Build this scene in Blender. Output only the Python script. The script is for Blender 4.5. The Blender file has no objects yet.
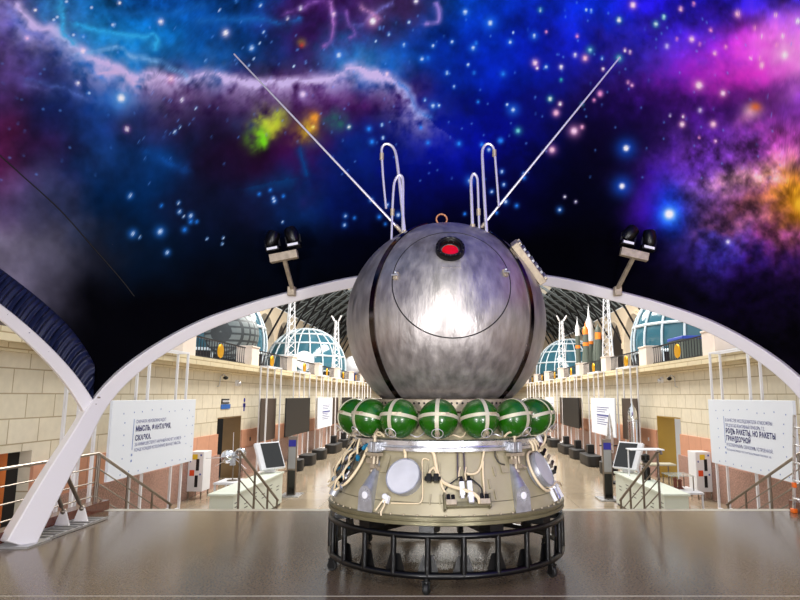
import bpy, math, random
import numpy as np
from mathutils import Matrix, Vector

SC = bpy.context.scene
COL = SC.collection
PI = math.pi
rad = math.radians
random.seed(5)

# ------------------------------------------------------------------ helpers
class MB:
    """Collects shapes and links them as ONE mesh object."""
    def __init__(s, M=None):
        s.v = []; s.f = []; s.M = M or Matrix.Identity(4)
    def at(s, M):
        s.M = M; return s
    def add(s, vs, fs):
        b = len(s.v)
        s.v += [tuple(s.M @ Vector(p)) for p in vs]
        s.f += [tuple(b + i for i in f) for f in fs]
        return s
    def box(s, c, d, rz=0.0):
        x, y, z = [q / 2 for q in d]
        R = Matrix.Rotation(rz, 3, 'Z')
        P = [(-x, -y, -z), (x, -y, -z), (x, y, -z), (-x, y, -z), (-x, -y, z), (x, -y, z), (x, y, z), (-x, y, z)]
        P = [tuple(R @ Vector(p) + Vector(c)) for p in P]
        return s.add(P, [(0, 3, 2, 1), (4, 5, 6, 7), (0, 1, 5, 4), (1, 2, 6, 5), (2, 3, 7, 6), (3, 0, 4, 7)])
    def lathe(s, prof, seg=32, a0=0.0, a1=2 * PI, cap=True):
        full = abs(a1 - a0 - 2 * PI) < 1e-6
        n = seg if full else seg + 1
        vs = []; fs = []
        for k in range(n):
            a = a0 + (a1 - a0) * k / seg
            for r, z in prof:
                vs.append((r * math.cos(a), r * math.sin(a), z))
        m = len(prof)
        for k in range(seg):
            k2 = (k + 1) % n
            for j in range(m - 1):
                fs.append((k * m + j, k2 * m + j, k2 * m + j + 1, k * m + j + 1))
        if cap and full:
            if prof[0][0] > 1e-6: fs.append(tuple(k * m for k in range(n))[::-1])
            if prof[-1][0] > 1e-6: fs.append(tuple(k * m + m - 1 for k in range(n)))
        return s.add(vs, fs)
    def ring(s, prof, seg=64):
        """closed profile swept round z"""
        m = len(prof); vs = []; fs = []
        for k in range(seg):
            a = 2 * PI * k / seg
            for r, z in prof: vs.append((r * math.cos(a), r * math.sin(a), z))
        for k in range(seg):
            k2 = (k + 1) % seg
            for j in range(m):
                j2 = (j + 1) % m
                fs.append((k * m + j, k2 * m + j, k2 * m + j2, k * m + j2))
        return s.add(vs, fs)
    def torus(s, R, r, seg=48, ts=10, z=0.0):
        return s.ring([(R + r * math.cos(2 * PI * j / ts), z + r * math.sin(2 * PI * j / ts)) for j in range(ts)], seg)
    def sphere(s, c, r, u=32, v=16, sz=1.0):
        prof = [(r * math.sin(PI * j / v) if 0 < j < v else 0.0, -r * sz * math.cos(PI * j / v)) for j in range(v + 1)]
        M0 = s.M; s.M = M0 @ Matrix.Translation(c)
        s.lathe(prof, u, cap=False); s.M = M0
        return s
    def cyl(s, p0, p1, r0, r1=None, seg=12):
        return s.tube([p0, p1], [r0, r0 if r1 is None else r1], seg)
    def tube(s, pts, r, seg=8, closed=False):
        P = [Vector(p) for p in pts]; n = len(P)
        if not isinstance(r, (list, tuple)): r = [r] * n
        vs = []; fs = []
        T = []
        for i in range(n):
            a = P[(i - 1) % n] if (closed or i > 0) else P[i]
            b = P[(i + 1) % n] if (closed or i < n - 1) else P[i]
            T.append((b - a).normalized())
        up = Vector((0, 0, 1)) if abs(T[0].z) < .9 else Vector((1, 0, 0))
        N = (up - T[0] * up.dot(T[0])).normalized()
        for i in range(n):
            N = (N - T[i] * N.dot(T[i])).normalized()
            B = T[i].cross(N)
            for k in range(seg):
                a = 2 * PI * k / seg
                vs.append(tuple(P[i] + (N * math.cos(a) + B * math.sin(a)) * r[i]))
        for i in range(n if closed else n - 1):
            i2 = (i + 1) % n
            for k in range(seg):
                k2 = (k + 1) % seg
                fs.append((i * seg + k, i * seg + k2, i2 * seg + k2, i2 * seg + k))
        if not closed:
            fs.append(tuple(range(seg))[::-1]); fs.append(tuple((n - 1) * seg + k for k in range(seg)))
        return s.add(vs, fs)
    def bar(s, p0, p1, w, d=None):
        """square tube"""
        d = d or w
        a = Vector(p0); b = Vector(p1); t = (b - a).normalized()
        up = Vector((0, 0, 1)) if abs(t.z) < .95 else Vector((0, 1, 0))
        n = (up - t * up.dot(t)).normalized(); q = t.cross(n)
        vs = []
        for p in (a, b):
            for i, j in ((-1, -1), (1, -1), (1, 1), (-1, 1)):
                vs.append(tuple(p + q * (i * w / 2) + n * (j * d / 2)))
        return s.add(vs, [(3, 2, 1, 0), (4, 5, 6, 7), (0, 1, 5, 4), (1, 2, 6, 5), (2, 3, 7, 6), (3, 0, 4, 7)])
    def prism(s, poly, h0, h1):
        """polygon in local xy extruded h0..h1 along local z"""
        n = len(poly)
        vs = [(x, y, h0) for x, y in poly] + [(x, y, h1) for x, y in poly]
        fs = [tuple(range(n))[::-1], tuple(range(n, 2 * n))]
        fs += [(i, (i + 1) % n, n + (i + 1) % n, n + i) for i in range(n)]
        return s.add(vs, fs)
    def build(s, name, mat, parent=None, bevel=0.0, loc=None, sharp=35):
        me = bpy.data.meshes.new(name)
        me.from_pydata(s.v, [], s.f)
        me.validate()
        if mat: me.materials.append(mat)
        me.polygons.foreach_set('use_smooth', [True] * len(me.polygons))
        me.set_sharp_from_angle(angle=rad(sharp))
        me.update()
        o = bpy.data.objects.new(name, me); COL.objects.link(o)
        if parent: o.parent = parent
        if loc: o.location = loc
        if bevel:
            b = o.modifiers.new('bevel', 'BEVEL'); b.width = bevel; b.segments = 2; b.limit_method = 'ANGLE'
        return o

def tag(o, label=None, cat=None, group=None, kind=None):
    if label: o['label'] = label
    if cat: o['category'] = cat
    if group: o['group'] = group
    if kind: o['kind'] = kind
    return o
def thing(name, label, cat, loc=(0, 0, 0), rz=0.0, group=None):
    o = bpy.data.objects.new(name, None); COL.objects.link(o)
    o.empty_display_size = .2
    o.location = loc; o.rotation_euler = (0, 0, rz)
    return tag(o, label, cat, group)
def struct(o): o['kind'] = 'structure'; return o
def copy_tree(root, loc, rz=0.0, label=None, group=None):
    r = root.copy(); COL.objects.link(r); r.location = loc; r.rotation_euler = (0, 0, rz)
    if label: r['label'] = label
    if group: r['group'] = group
    for ch in list(root.children):
        c = ch.copy(); COL.objects.link(c); c.parent = r
        for g in list(ch.children):
            d = g.copy(); COL.objects.link(d); d.parent = c
    return r
def frame_to(n, origin=(0, 0, 0), up=(0, 0, 1)):
    """matrix whose local z is n and local y is as near up as can be"""
    z = Vector(n).normalized(); u = Vector(up)
    if abs(z.dot(u)) > .99: u = Vector((0, 1, 0))
    x = u.cross(z).normalized(); y = z.cross(x)
    M = Matrix((x, y, z)).transposed().to_4x4(); M.translation = Vector(origin)
    return M
def dirv(az, el):
    a = rad(az); e = rad(el)
    return Vector((math.cos(e) * math.sin(a), -math.cos(e) * math.cos(a), math.sin(e)))

# ---------------------------------------------------------------- materials
def lin(c):
    return tuple((x / 12.92 if x <= .04045 else ((x + .055) / 1.055) ** 2.4) for x in [q / 255. for q in c]) + (1.0,)
def mat(name, rgb, rough=.5, metal=0.0, noise=0.0, nscale=8.0, nstretch=(1, 1, 1), bump=0.0, bscale=40.0, rvar=0.0, spec=None, coat=0.0, alpha=1.0, emit=None, trans=0.0):
    m = bpy.data.materials.new(name); m.use_nodes = True
    nt = m.node_tree; p = nt.nodes['Principled BSDF']
    c = lin(rgb)
    p.inputs['Base Color'].default_value = c
    p.inputs['Roughness'].default_value = rough
    p.inputs['Metallic'].default_value = metal
    if spec is not None: p.inputs['Specular IOR Level'].default_value = spec
    if coat: p.inputs['Coat Weight'].default_value = coat; p.inputs['Coat Roughness'].default_value = .06
    p.inputs['Alpha'].default_value = alpha
    if trans: p.inputs['Transmission Weight'].default_value = trans
    if emit:
        p.inputs['Emission Color'].default_value = lin(emit[0]); p.inputs['Emission Strength'].default_value = emit[1]
    tc = nt.nodes.new('ShaderNodeTexCoord'); mp = nt.nodes.new('ShaderNodeMapping')
    mp.inputs['Scale'].default_value = nstretch
    nt.links.new(tc.outputs['Object'], mp.inputs['Vector'])
    if noise or rvar:
        n = nt.nodes.new('ShaderNodeTexNoise'); n.inputs['Scale'].default_value = nscale; n.inputs['Detail'].default_value = 6
        nt.links.new(mp.outputs[0], n.inputs['Vector'])
        if noise:
            mx = nt.nodes.new('ShaderNodeMix'); mx.data_type = 'RGBA'
            mx.inputs[6].default_value = tuple(max(0, x * (1 - noise)) for x in c[:3]) + (1,)
            mx.inputs[7].default_value = tuple(min(1, x * (1 + noise)) for x in c[:3]) + (1,)
            rp = nt.nodes.new('ShaderNodeMapRange'); rp.inputs[1].default_value = .3; rp.inputs[2].default_value = .7
            nt.links.new(n.outputs['Fac'], rp.inputs[0]); nt.links.new(rp.outputs[0], mx.inputs[0])
            nt.links.new(mx.outputs[2], p.inputs['Base Color'])
        if rvar:
            r2 = nt.nodes.new('ShaderNodeMapRange'); r2.inputs[1].default_value = .3; r2.inputs[2].default_value = .7
            r2.inputs[3].default_value = max(.02, rough - rvar); r2.inputs[4].default_value = min(1, rough + rvar)
            nt.links.new(n.outputs['Fac'], r2.inputs[0]); nt.links.new(r2.outputs[0], p.inputs['Roughness'])
    if bump:
        n2 = nt.nodes.new('ShaderNodeTexNoise'); n2.inputs['Scale'].default_value = bscale; n2.inputs['Detail'].default_value = 4
        nt.links.new(mp.outputs[0], n2.inputs['Vector'])
        b = nt.nodes.new('ShaderNodeBump'); b.inputs['Strength'].default_value = bump; b.inputs['Distance'].default_value = .02
        nt.links.new(n2.outputs['Fac'], b.inputs['Height']); nt.links.new(b.outputs[0], p.inputs['Normal'])
    return m
def brick_mat(name, c1, c2, mortar, bw, bh, axis='YZ', msize=.012, rough=.6, offset=.5, speck=0.0, spscale=60, zoff=0.0, coat=0.0):
    m = bpy.data.materials.new(name); m.use_nodes = True
    nt = m.node_tree; p = nt.nodes['Principled BSDF']; p.inputs['Roughness'].default_value = rough
    if coat: p.inputs['Coat Weight'].default_value = coat; p.inputs['Coat Roughness'].default_value = .08
    tc = nt.nodes.new('ShaderNodeTexCoord'); sx = nt.nodes.new('ShaderNodeSeparateXYZ'); cx = nt.nodes.new('ShaderNodeCombineXYZ')
    nt.links.new(tc.outputs['Object'], sx.inputs[0])
    nt.links.new(sx.outputs['XYZ'.index(axis[0])], cx.inputs[0])
    ad = nt.nodes.new('ShaderNodeMath'); ad.inputs[1].default_value = zoff
    nt.links.new(sx.outputs['XYZ'.index(axis[1])], ad.inputs[0]); nt.links.new(ad.outputs[0], cx.inputs[1])
    b = nt.nodes.new('ShaderNodeTexBrick'); b.offset = offset; b.squash = 1
    b.inputs['Scale'].default_value = 1; b.inputs['Brick Width'].default_value = bw; b.inputs['Row Height'].default_value = bh
    b.inputs['Mortar Size'].default_value = msize; b.inputs['Mortar Smooth'].default_value = .2
    b.inputs['Color1'].default_value = lin(c1); b.inputs['Color2'].default_value = lin(c2); b.inputs['Mortar'].default_value = lin(mortar)
    nt.links.new(cx.outputs[0], b.inputs['Vector'])
    n = nt.nodes.new('ShaderNodeTexNoise'); n.inputs['Scale'].default_value = spscale; n.inputs['Detail'].default_value = 5
    nt.links.new(tc.outputs['Object'], n.inputs['Vector'])
    rp = nt.nodes.new('ShaderNodeMapRange'); rp.inputs[1].default_value = .3; rp.inputs[2].default_value = .7
    rp.inputs[3].default_value = 1 - speck; rp.inputs[4].default_value = 1 + speck * .5
    nt.links.new(n.outputs['Fac'], rp.inputs[0])
    mx = nt.nodes.new('ShaderNodeMix'); mx.data_type = 'RGBA'; mx.blend_type = 'MULTIPLY'; mx.inputs[0].default_value = 1
    nt.links.new(b.outputs['Color'], mx.inputs[6]); nt.links.new(rp.outputs[0], mx.inputs[7])
    nt.links.new(mx.outputs[2], p.inputs['Base Color'])
    return m

M = {}
M['hull'] = mat('brushed_hull_metal', (166, 160, 157), .40, .76, noise=.26, nscale=4, nstretch=(3, 3, 1.0), bump=.2, bscale=8, rvar=.09)
M['seam'] = mat('dark_seam', (40, 38, 38), .5, .6)
M['strap'] = mat('dark_polished_strap', (70, 62, 60), .14, 1.0)
M['alu'] = mat('aluminium', (205, 205, 208), .3, .85, noise=.15, nscale=10, rvar=.06)
M['alu_dull'] = mat('dull_aluminium', (178, 180, 186), .4, .6, noise=.2, nscale=14, rvar=.1, bump=.05)
M['disc'] = mat('satin_disc_metal', (204, 204, 208), .45, .2, noise=.10, nscale=5)
M['green'] = mat('green_gloss_paint', (24, 84, 2), .27, 0, noise=.2, nscale=6, coat=.25)
M['band'] = mat('cream_strap', (190, 184, 160), .5, .2)
M['olive'] = mat('olive_cream_paint', (162, 152, 124), .4, .1, noise=.08, nscale=5)
M['olive_dark'] = mat('olive_rim_paint', (116, 110, 84), .35, .4, noise=.12, nscale=8)
M['black'] = mat('black_gloss_paint', (7, 7, 8), .32, 0, spec=.35)
M['rubber'] = mat('black_rubber', (16, 16, 16), .6)
M['brass'] = mat('bronze', (186, 128, 92), .4, .8)
M['tan'] = mat('beige_metal', (176, 162, 140), .5, .5, noise=.2, nscale=14)
M['hose'] = mat('cream_hose', (226, 206, 170), .5)
M['hose_dark'] = mat('dark_hose', (70, 66, 58), .45, .4)
M['bluefit'] = mat('blue_fitting', (40, 130, 170), .35, .3)
M['steel'] = mat('stainless_steel', (132, 122, 112), .34, 1.0)
M['white'] = mat('white_paint', (232, 232, 236), .4)
M['white_arch'] = mat('white_arch_paint', (226, 221, 220), .35)
M['panel_white'] = mat('white_panel', (226, 231, 240), .5)
M['panel_black'] = mat('black_panel', (18, 17, 18), .5)
M['brown_panel'] = mat('dark_brown_panel', (62, 48, 40), .5)
M['navy'] = mat('navy_lettering', (18, 20, 104), .6)
M['navy_light'] = mat('pale_navy_lettering', (74, 80, 146), .6)
M['blue_print'] = mat('pale_blue_print', (120, 140, 196), .6)
M['red_glass'] = mat('red_glass', (210, 10, 8), .12, 0, coat=1.0)
M['antenna'] = mat('antenna_metal', (226, 222, 226), .35, .6)
M['grating'] = mat('galvanised_metal', (190, 190, 190), .4, .8)
M['wood'] = mat('orange_wood', (190, 100, 30), .4, 0, noise=.25, nscale=4, nstretch=(1, 1, .1))
M['red_granite'] = mat('brown_red_granite', (98, 52, 40), .15, 0, noise=.35, nscale=30)
M['floor'] = mat('polished_platform_stone', (106, 90, 74), .17, 0, noise=.32, nscale=45, rvar=.03, spec=.36)
M['floor_low'] = brick_mat('polished_hall_stone', (166, 150, 128), (156, 140, 118), (130, 116, 98), 1.2, 1.2, 'XY', .012, .12, .0, .1, 20)
M['edge'] = mat('pale_edge_stone', (176, 168, 152), .3, 0, noise=.06, nscale=60)
M['stone'] = brick_mat('cream_stone_blocks', (226, 216, 194), (216, 206, 182), (172, 156, 124), .85, .46, 'YZ', .014, .6, .5, .07, 5, zoff=.0)
M['ledge'] = brick_mat('yellow_stone_ledge', (220, 206, 172), (212, 198, 164), (170, 148, 108), 1.1, .24, 'YZ', .014, .6, .5, .05, 6)
M['salmon'] = brick_mat('salmon_stone_slabs', (214, 156, 126), (206, 148, 118), (168, 112, 88), 1.0, 3.0, 'YZ', .012, .45, 0, .06, 7, zoff=1.0)
M['pink_granite'] = brick_mat('speckled_pink_granite', (184, 144, 130), (178, 138, 124), (150, 110, 98), 2.0, 3.0, 'YZ', .008, .35, 0, .6, 26, zoff=1.5)
M['gold_wall'] = mat('olive_gold_paint', (168, 132, 40), .5, 0, noise=.06, nscale=2)
M['gold_brown'] = mat('brown_gold_paint', (118, 88, 44), .5, 0, noise=.1, nscale=2)
M['dark'] = mat('dark_interior', (24, 20, 18), .8)
M['pale'] = mat('pale_interior', (216, 214, 214), .7)
M['gallery'] = mat('cream_plaster', (226, 208, 182), .7)
M['pedestal'] = mat('pale_pink_stone', (226, 212, 202), .6, 0, noise=.04, nscale=4)
M['roof'] = mat('dark_roof_lining', (30, 36, 38), .7)
M['rib'] = mat('pale_steel_rib', (150, 158, 160), .5, .3)
M['dome_glass'] = mat('teal_dome_glass', (54, 98, 114), .12, 0, spec=.6)
M['dome_frame'] = mat('white_dome_frame', (214, 226, 234), .4)
M['rail_dark'] = mat('dark_railing', (40, 38, 42), .4, .5)
M['gold'] = mat('gold_medallion', (226, 168, 24), .4, .6)
M['counter'] = mat('pale_green_laminate', (214, 220, 206), .45)
M['screen'] = mat('dark_screen', (20, 20, 20), .12)
M['blue_sign'] = mat('blue_sign', (20, 90, 170), .5)
M['blue_deep'] = mat('deep_blue_sign', (30, 30, 150), .5)
M['sign_grey'] = mat('grey_print_panel', (150, 152, 152), .4)
M['silver'] = mat('polished_silver', (220, 222, 226), .12, 1.0)
M['orange'] = mat('orange_plastic', (240, 110, 20), .45)
M['rocket_green'] = mat('grey_green_rocket_paint', (84, 92, 84), .5)
M['rocket_orange'] = mat('orange_rocket_paint', (236, 130, 40), .5)
M['yellow'] = mat('yellow_label', (230, 200, 50), .5)
M['red_label'] = mat('red_orange_label', (226, 80, 30), .5)
M['brown_wood'] = mat('reddish_brown_wood', (110, 52, 30), .4)
M['glass_shelf'] = mat('glass_shelf', (200, 212, 206), .08, 0, alpha=.45)
M['grid_grey'] = brick_mat('grey_grid_panels', (120, 130, 132), (112, 122, 124), (60, 66, 70), .3, .3, 'YZ', .05, .5, 0, .1, 8)
M['hem'] = mat('navy_satin_fabric', (22, 28, 58), .4, 0, spec=.5)
M['blue_tarp'] = mat('blue_paint', (40, 70, 170), .5)
# --------------------------------------------------------------- the canopy
# A free-standing fabric dome on white arches; the front arch frames the hall.
XC, YD, Z0, RTOP = 0.1, 3.63, 1.0, 7.5
HALF = [(5.38, 0.0), (5.22, .72), (5.085, 1.21), (4.96, 1.69), (4.72, 2.10), (4.30, 2.50), (3.76, 2.85), (3.12, 3.12), (2.60, 3.29), (1.65, 3.55), (.8, 3.66), (0, 3.69)]
def catmull(P, n):
    P = np.array(P, float); out = []
    Q = np.vstack([2 * P[0] - P[1], P, 2 * P[-1] - P[-2]])
    for i in range(1, len(Q) - 2):
        a, b, c, d = Q[i - 1], Q[i], Q[i + 1], Q[i + 2]
        for t in np.linspace(0, 1, n, endpoint=False):
            out.append(.5 * ((2 * b) + (c - a) * t + (2 * a - 5 * b + 4 * c - d) * t * t + (3 * b - a - 3 * c + d) * t ** 3))
    out.append(P[-1]); return np.array(out)
def arch_half(n=10):
    full = HALF + [(-x, z) for x, z in HALF[-2::-1]]
    c = catmull(full, n); c = c[:(len(c) + 1) // 2]
    return np.column_stack([c[:, 0], 7.93 + .45 * c[:, 1] - YD, c[:, 1]])
AH = arch_half(20)
_ph = np.degrees(np.arctan2(AH[:, 0], AH[:, 1])); _hd = np.hypot(AH[:, 0], AH[:, 1])
_el = np.degrees(np.arctan2(AH[:, 2] - Z0, _hd)); _rr = np.sqrt(_hd ** 2 + (AH[:, 2] - Z0) ** 2)
_k = _ph <= 46.5
PH, EL, RR = _ph[_k][::-1], _el[_k][::-1], _rr[_k][::-1]
def fabric(ph, t):
    a = np.abs(ph); e0 = np.interp(a, PH, EL) + .7; r0 = np.interp(a, PH, RR)
    e = e0 + (90 - e0) * t
    return e, r0 + (RTOP - r0) * (1 - np.exp(-5 * t))
def fab_xyz(az, ph, t):
    e, r = fabric(ph, t); e = np.radians(e); a = np.radians(az)
    return np.stack([XC + r * np.cos(e) * np.sin(a), YD + r * np.cos(e) * np.cos(a), Z0 + r * np.sin(e)], -1)

# the print on the fabric: laid out in the camera's image pixels,
# fitted by a smooth polynomial of the direction from the dome's centre
DEG = 5
PIXEL_FIT = [[459.52, 463.95], [-20.64, -698.13], [23.74, 33.37], [23.44, 231.74], [-51.97, -238.16], [22.05, 76.96], [635.37, 7.84], [-110.16, -40.87], [265.53, 84.32], [-387.01, -82.04], [184.97, 35.09], [-36.1, -73.57], [142.2, 174.28], [-197.68, -137.03], [123.24, 43.81], [102.49, -27.88], [-96.68, 72.6], [44.41, -68.08], [72.19, 132.29], [-127.16, -124.07], [-77.46, 22.93]]
SEAM = [(-59.13, 29.98), (-55.46, 28.12), (-51.2, 25.71), (-47.1, 22.54), (-43.59, 19.51), (-41.84, 17.71)]
def print_pixels(P):
    d = P - np.array([XC, YD, Z0]); d /= np.linalg.norm(d, axis=-1, keepdims=True)
    k = np.maximum(d[..., 1] + .55, .18)
    x = np.clip(d[..., 0] / k, -1.1, 1.1); z = np.clip(d[..., 2] / k, -.1, 1.4)
    u = np.zeros(x.shape); v = np.zeros(x.shape); k = 0
    for i in range(DEG + 1):
        for j in range(DEG + 1 - i):
            w = x ** i * z ** j
            u += PIXEL_FIT[k][0] * w; v += PIXEL_FIT[k][1] * w; k += 1
    return u, v
_rng = np.random.default_rng(11)
_LAT = _rng.random((256, 256))
def vnoise(x, y):
    xi = np.floor(x).astype(int); yi = np.floor(y).astype(int); fx = x - xi; fy = y - yi
    fx = fx * fx * (3 - 2 * fx); fy = fy * fy * (3 - 2 * fy)
    L = lambda a, b: _LAT[a % 256, b % 256]
    return (L(xi, yi) * (1 - fx) + L(xi + 1, yi) * fx) * (1 - fy) + (L(xi, yi + 1) * (1 - fx) + L(xi + 1, yi + 1) * fx) * fy
def fbm(x, y, o=5, g=.5):
    s = 0; a = 1; t = 0
    for k in range(o):
        s = s + a * vnoise(x + 17.3 * k, y + 9.1 * k); t += a; a *= g; x = x * 2.03; y = y * 2.03
    return s / t
GRID = [  # lower left cells: grey sheen of the fabric painted into the colour
 [(60,60,130),(40,120,190),(15,100,170),(10,75,150),(10,70,150),(10,60,130),(60,30,100),(45,20,70),(60,40,80),(5,60,150),(5,50,170),(10,40,190),(10,40,200),(30,20,190),(30,20,170),(50,30,200),(60,40,210)],
 [(80,60,120),(60,70,140),(20,120,190),(10,110,180),(10,70,140),(5,50,110),(40,25,85),(40,60,140),(10,70,160),(5,40,130),(5,40,160),(10,25,170),(20,20,150),(60,40,190),(120,40,200),(210,50,210),(255,130,235)],
 [(60,35,80),(20,35,90),(20,50,120),(50,40,90),(45,30,75),(40,20,65),(50,15,70),(60,15,75),(30,20,80),(5,30,120),(5,10,110),(15,15,90),(20,10,60),(40,15,110),(70,20,140),(70,25,110),(130,50,190)],
 [(75,25,65),(45,30,75),(20,50,100),(10,45,95),(25,20,50),(35,10,40),(60,15,70),(10,35,100),(5,20,110),(5,15,130),(5,5,70),(5,5,40),(8,5,30),(20,10,50),(90,40,150),(100,45,130),(190,90,170)],
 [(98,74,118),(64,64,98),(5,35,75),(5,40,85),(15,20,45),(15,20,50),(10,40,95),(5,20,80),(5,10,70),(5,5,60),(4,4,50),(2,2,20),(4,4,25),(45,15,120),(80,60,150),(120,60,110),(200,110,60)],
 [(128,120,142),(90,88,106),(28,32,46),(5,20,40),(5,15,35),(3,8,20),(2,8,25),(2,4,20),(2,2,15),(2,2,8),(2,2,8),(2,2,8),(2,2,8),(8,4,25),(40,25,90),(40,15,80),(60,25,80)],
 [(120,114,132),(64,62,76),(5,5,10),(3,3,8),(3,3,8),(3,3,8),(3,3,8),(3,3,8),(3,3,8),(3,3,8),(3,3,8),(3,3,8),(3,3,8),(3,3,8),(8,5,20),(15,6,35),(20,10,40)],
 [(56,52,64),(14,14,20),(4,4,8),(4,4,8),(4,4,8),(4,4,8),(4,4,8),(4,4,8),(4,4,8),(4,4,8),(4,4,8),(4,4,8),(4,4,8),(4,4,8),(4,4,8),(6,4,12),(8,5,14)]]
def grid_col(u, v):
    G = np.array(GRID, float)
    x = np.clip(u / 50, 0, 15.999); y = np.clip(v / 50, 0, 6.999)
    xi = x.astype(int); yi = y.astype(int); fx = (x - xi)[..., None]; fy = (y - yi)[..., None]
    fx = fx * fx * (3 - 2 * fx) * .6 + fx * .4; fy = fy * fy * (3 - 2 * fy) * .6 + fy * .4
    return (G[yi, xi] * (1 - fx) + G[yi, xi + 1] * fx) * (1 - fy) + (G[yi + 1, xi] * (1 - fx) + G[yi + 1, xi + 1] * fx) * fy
def seg_dist(u, v, pts):
    d = np.full(u.shape, 1e9); side = np.zeros(u.shape)
    for (x0, y0), (x1, y1) in zip(pts, pts[1:]):
        dx, dy = x1 - x0, y1 - y0; L = dx * dx + dy * dy
        t = np.clip(((u - x0) * dx + (v - y0) * dy) / L, 0, 1)
        q = np.hypot(u - x0 - t * dx, v - y0 - t * dy)
        c = (dx * (v - y0) - dy * (u - x0))
        m = q < d; d = np.where(m, q, d); side = np.where(m, np.sign(c), side)
    return d, side
def smooth_pts(p, n=6):
    return [tuple(q) for q in catmull(p, n)]
# bright crests: points in image pixels, colour, width, glow width on the lower side, strength
CRESTS = [
 ([(14,4),(26,16),(38,28),(52,27),(68,40),(82,51),(95,60),(112,64),(130,73),(150,74),(175,80),(200,74),(218,70),(232,77),(250,82),(270,83),(300,80),(322,77),(337,74),(348,66),(358,65),(372,69),(395,78),(408,92),(414,106),(424,115)], (214,196,242), 4.6, 20, 1.05),
 ([(8,8),(18,22),(30,32),(38,34)], (120,130,215), 3, 6, .6),
 ([(98,72),(112,70),(128,78),(145,81),(165,78)], (215,190,232), 3.2, 10, .9),
 ([(78,52),(92,52),(104,50),(120,49),(132,57),(155,60),(172,70),(188,75)], (120,180,232), 2.2, 6, .85),
 ([(76,24),(100,30),(120,36),(142,38),(154,36),(159,43),(156,50)], (50,175,235), 2.0, 7, .95),
 ([(58,0),(62,18),(64,32),(74,42)], (60,180,235), 3, 6, .75),
 ([(46,0),(42,10),(44,18)], (60,150,215), 4, 4, .4),
 ([(28,78),(48,87),(64,87),(80,96),(94,100)], (90,120,200), 3.5, 8, .5),
 ([(24,84),(38,90),(46,90)], (110,110,180), 3, 5, .4),
 ([(200,20),(232,18),(262,16),(280,22),(300,16)], (30,110,190), 4, 7, .5),
 ([(100,10),(140,14),(170,12),(200,6)], (30,110,190), 4, 7, .4),
 ([(286,12),(298,8),(312,2),(324,0)], (140,90,180), 2.5, 5, .6),
 ([(332,4),(334,13),(335,26),(333,38),(326,45)], (180,120,205), 2.2, 4, .75),
 ([(348,14),(352,24),(358,32),(352,36)], (160,110,205), 2.2, 4, .6),
 ([(392,4),(376,14),(366,22),(356,25)], (120,120,205), 2.4, 5, .6),
 ([(380,18),(372,12),(364,8)], (205,150,200), 2.5, 5, .5),
 ([(436,0),(440,10),(439,22),(428,24)], (150,130,215), 2.5, 5, .8),
 ([(400,80),(408,90),(413,102),(420,112),(432,118)], (70,130,215), 3, 5, .7),
 ([(148,150),(166,160),(184,166)], (20,80,160), 6, 9, .6),
 ([(302,150),(305,165),(309,176)], (10,80,150), 4, 6, .5),
 ([(252,185),(268,182),(290,180)], (10,70,130), 8, 12, .4)]
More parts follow.
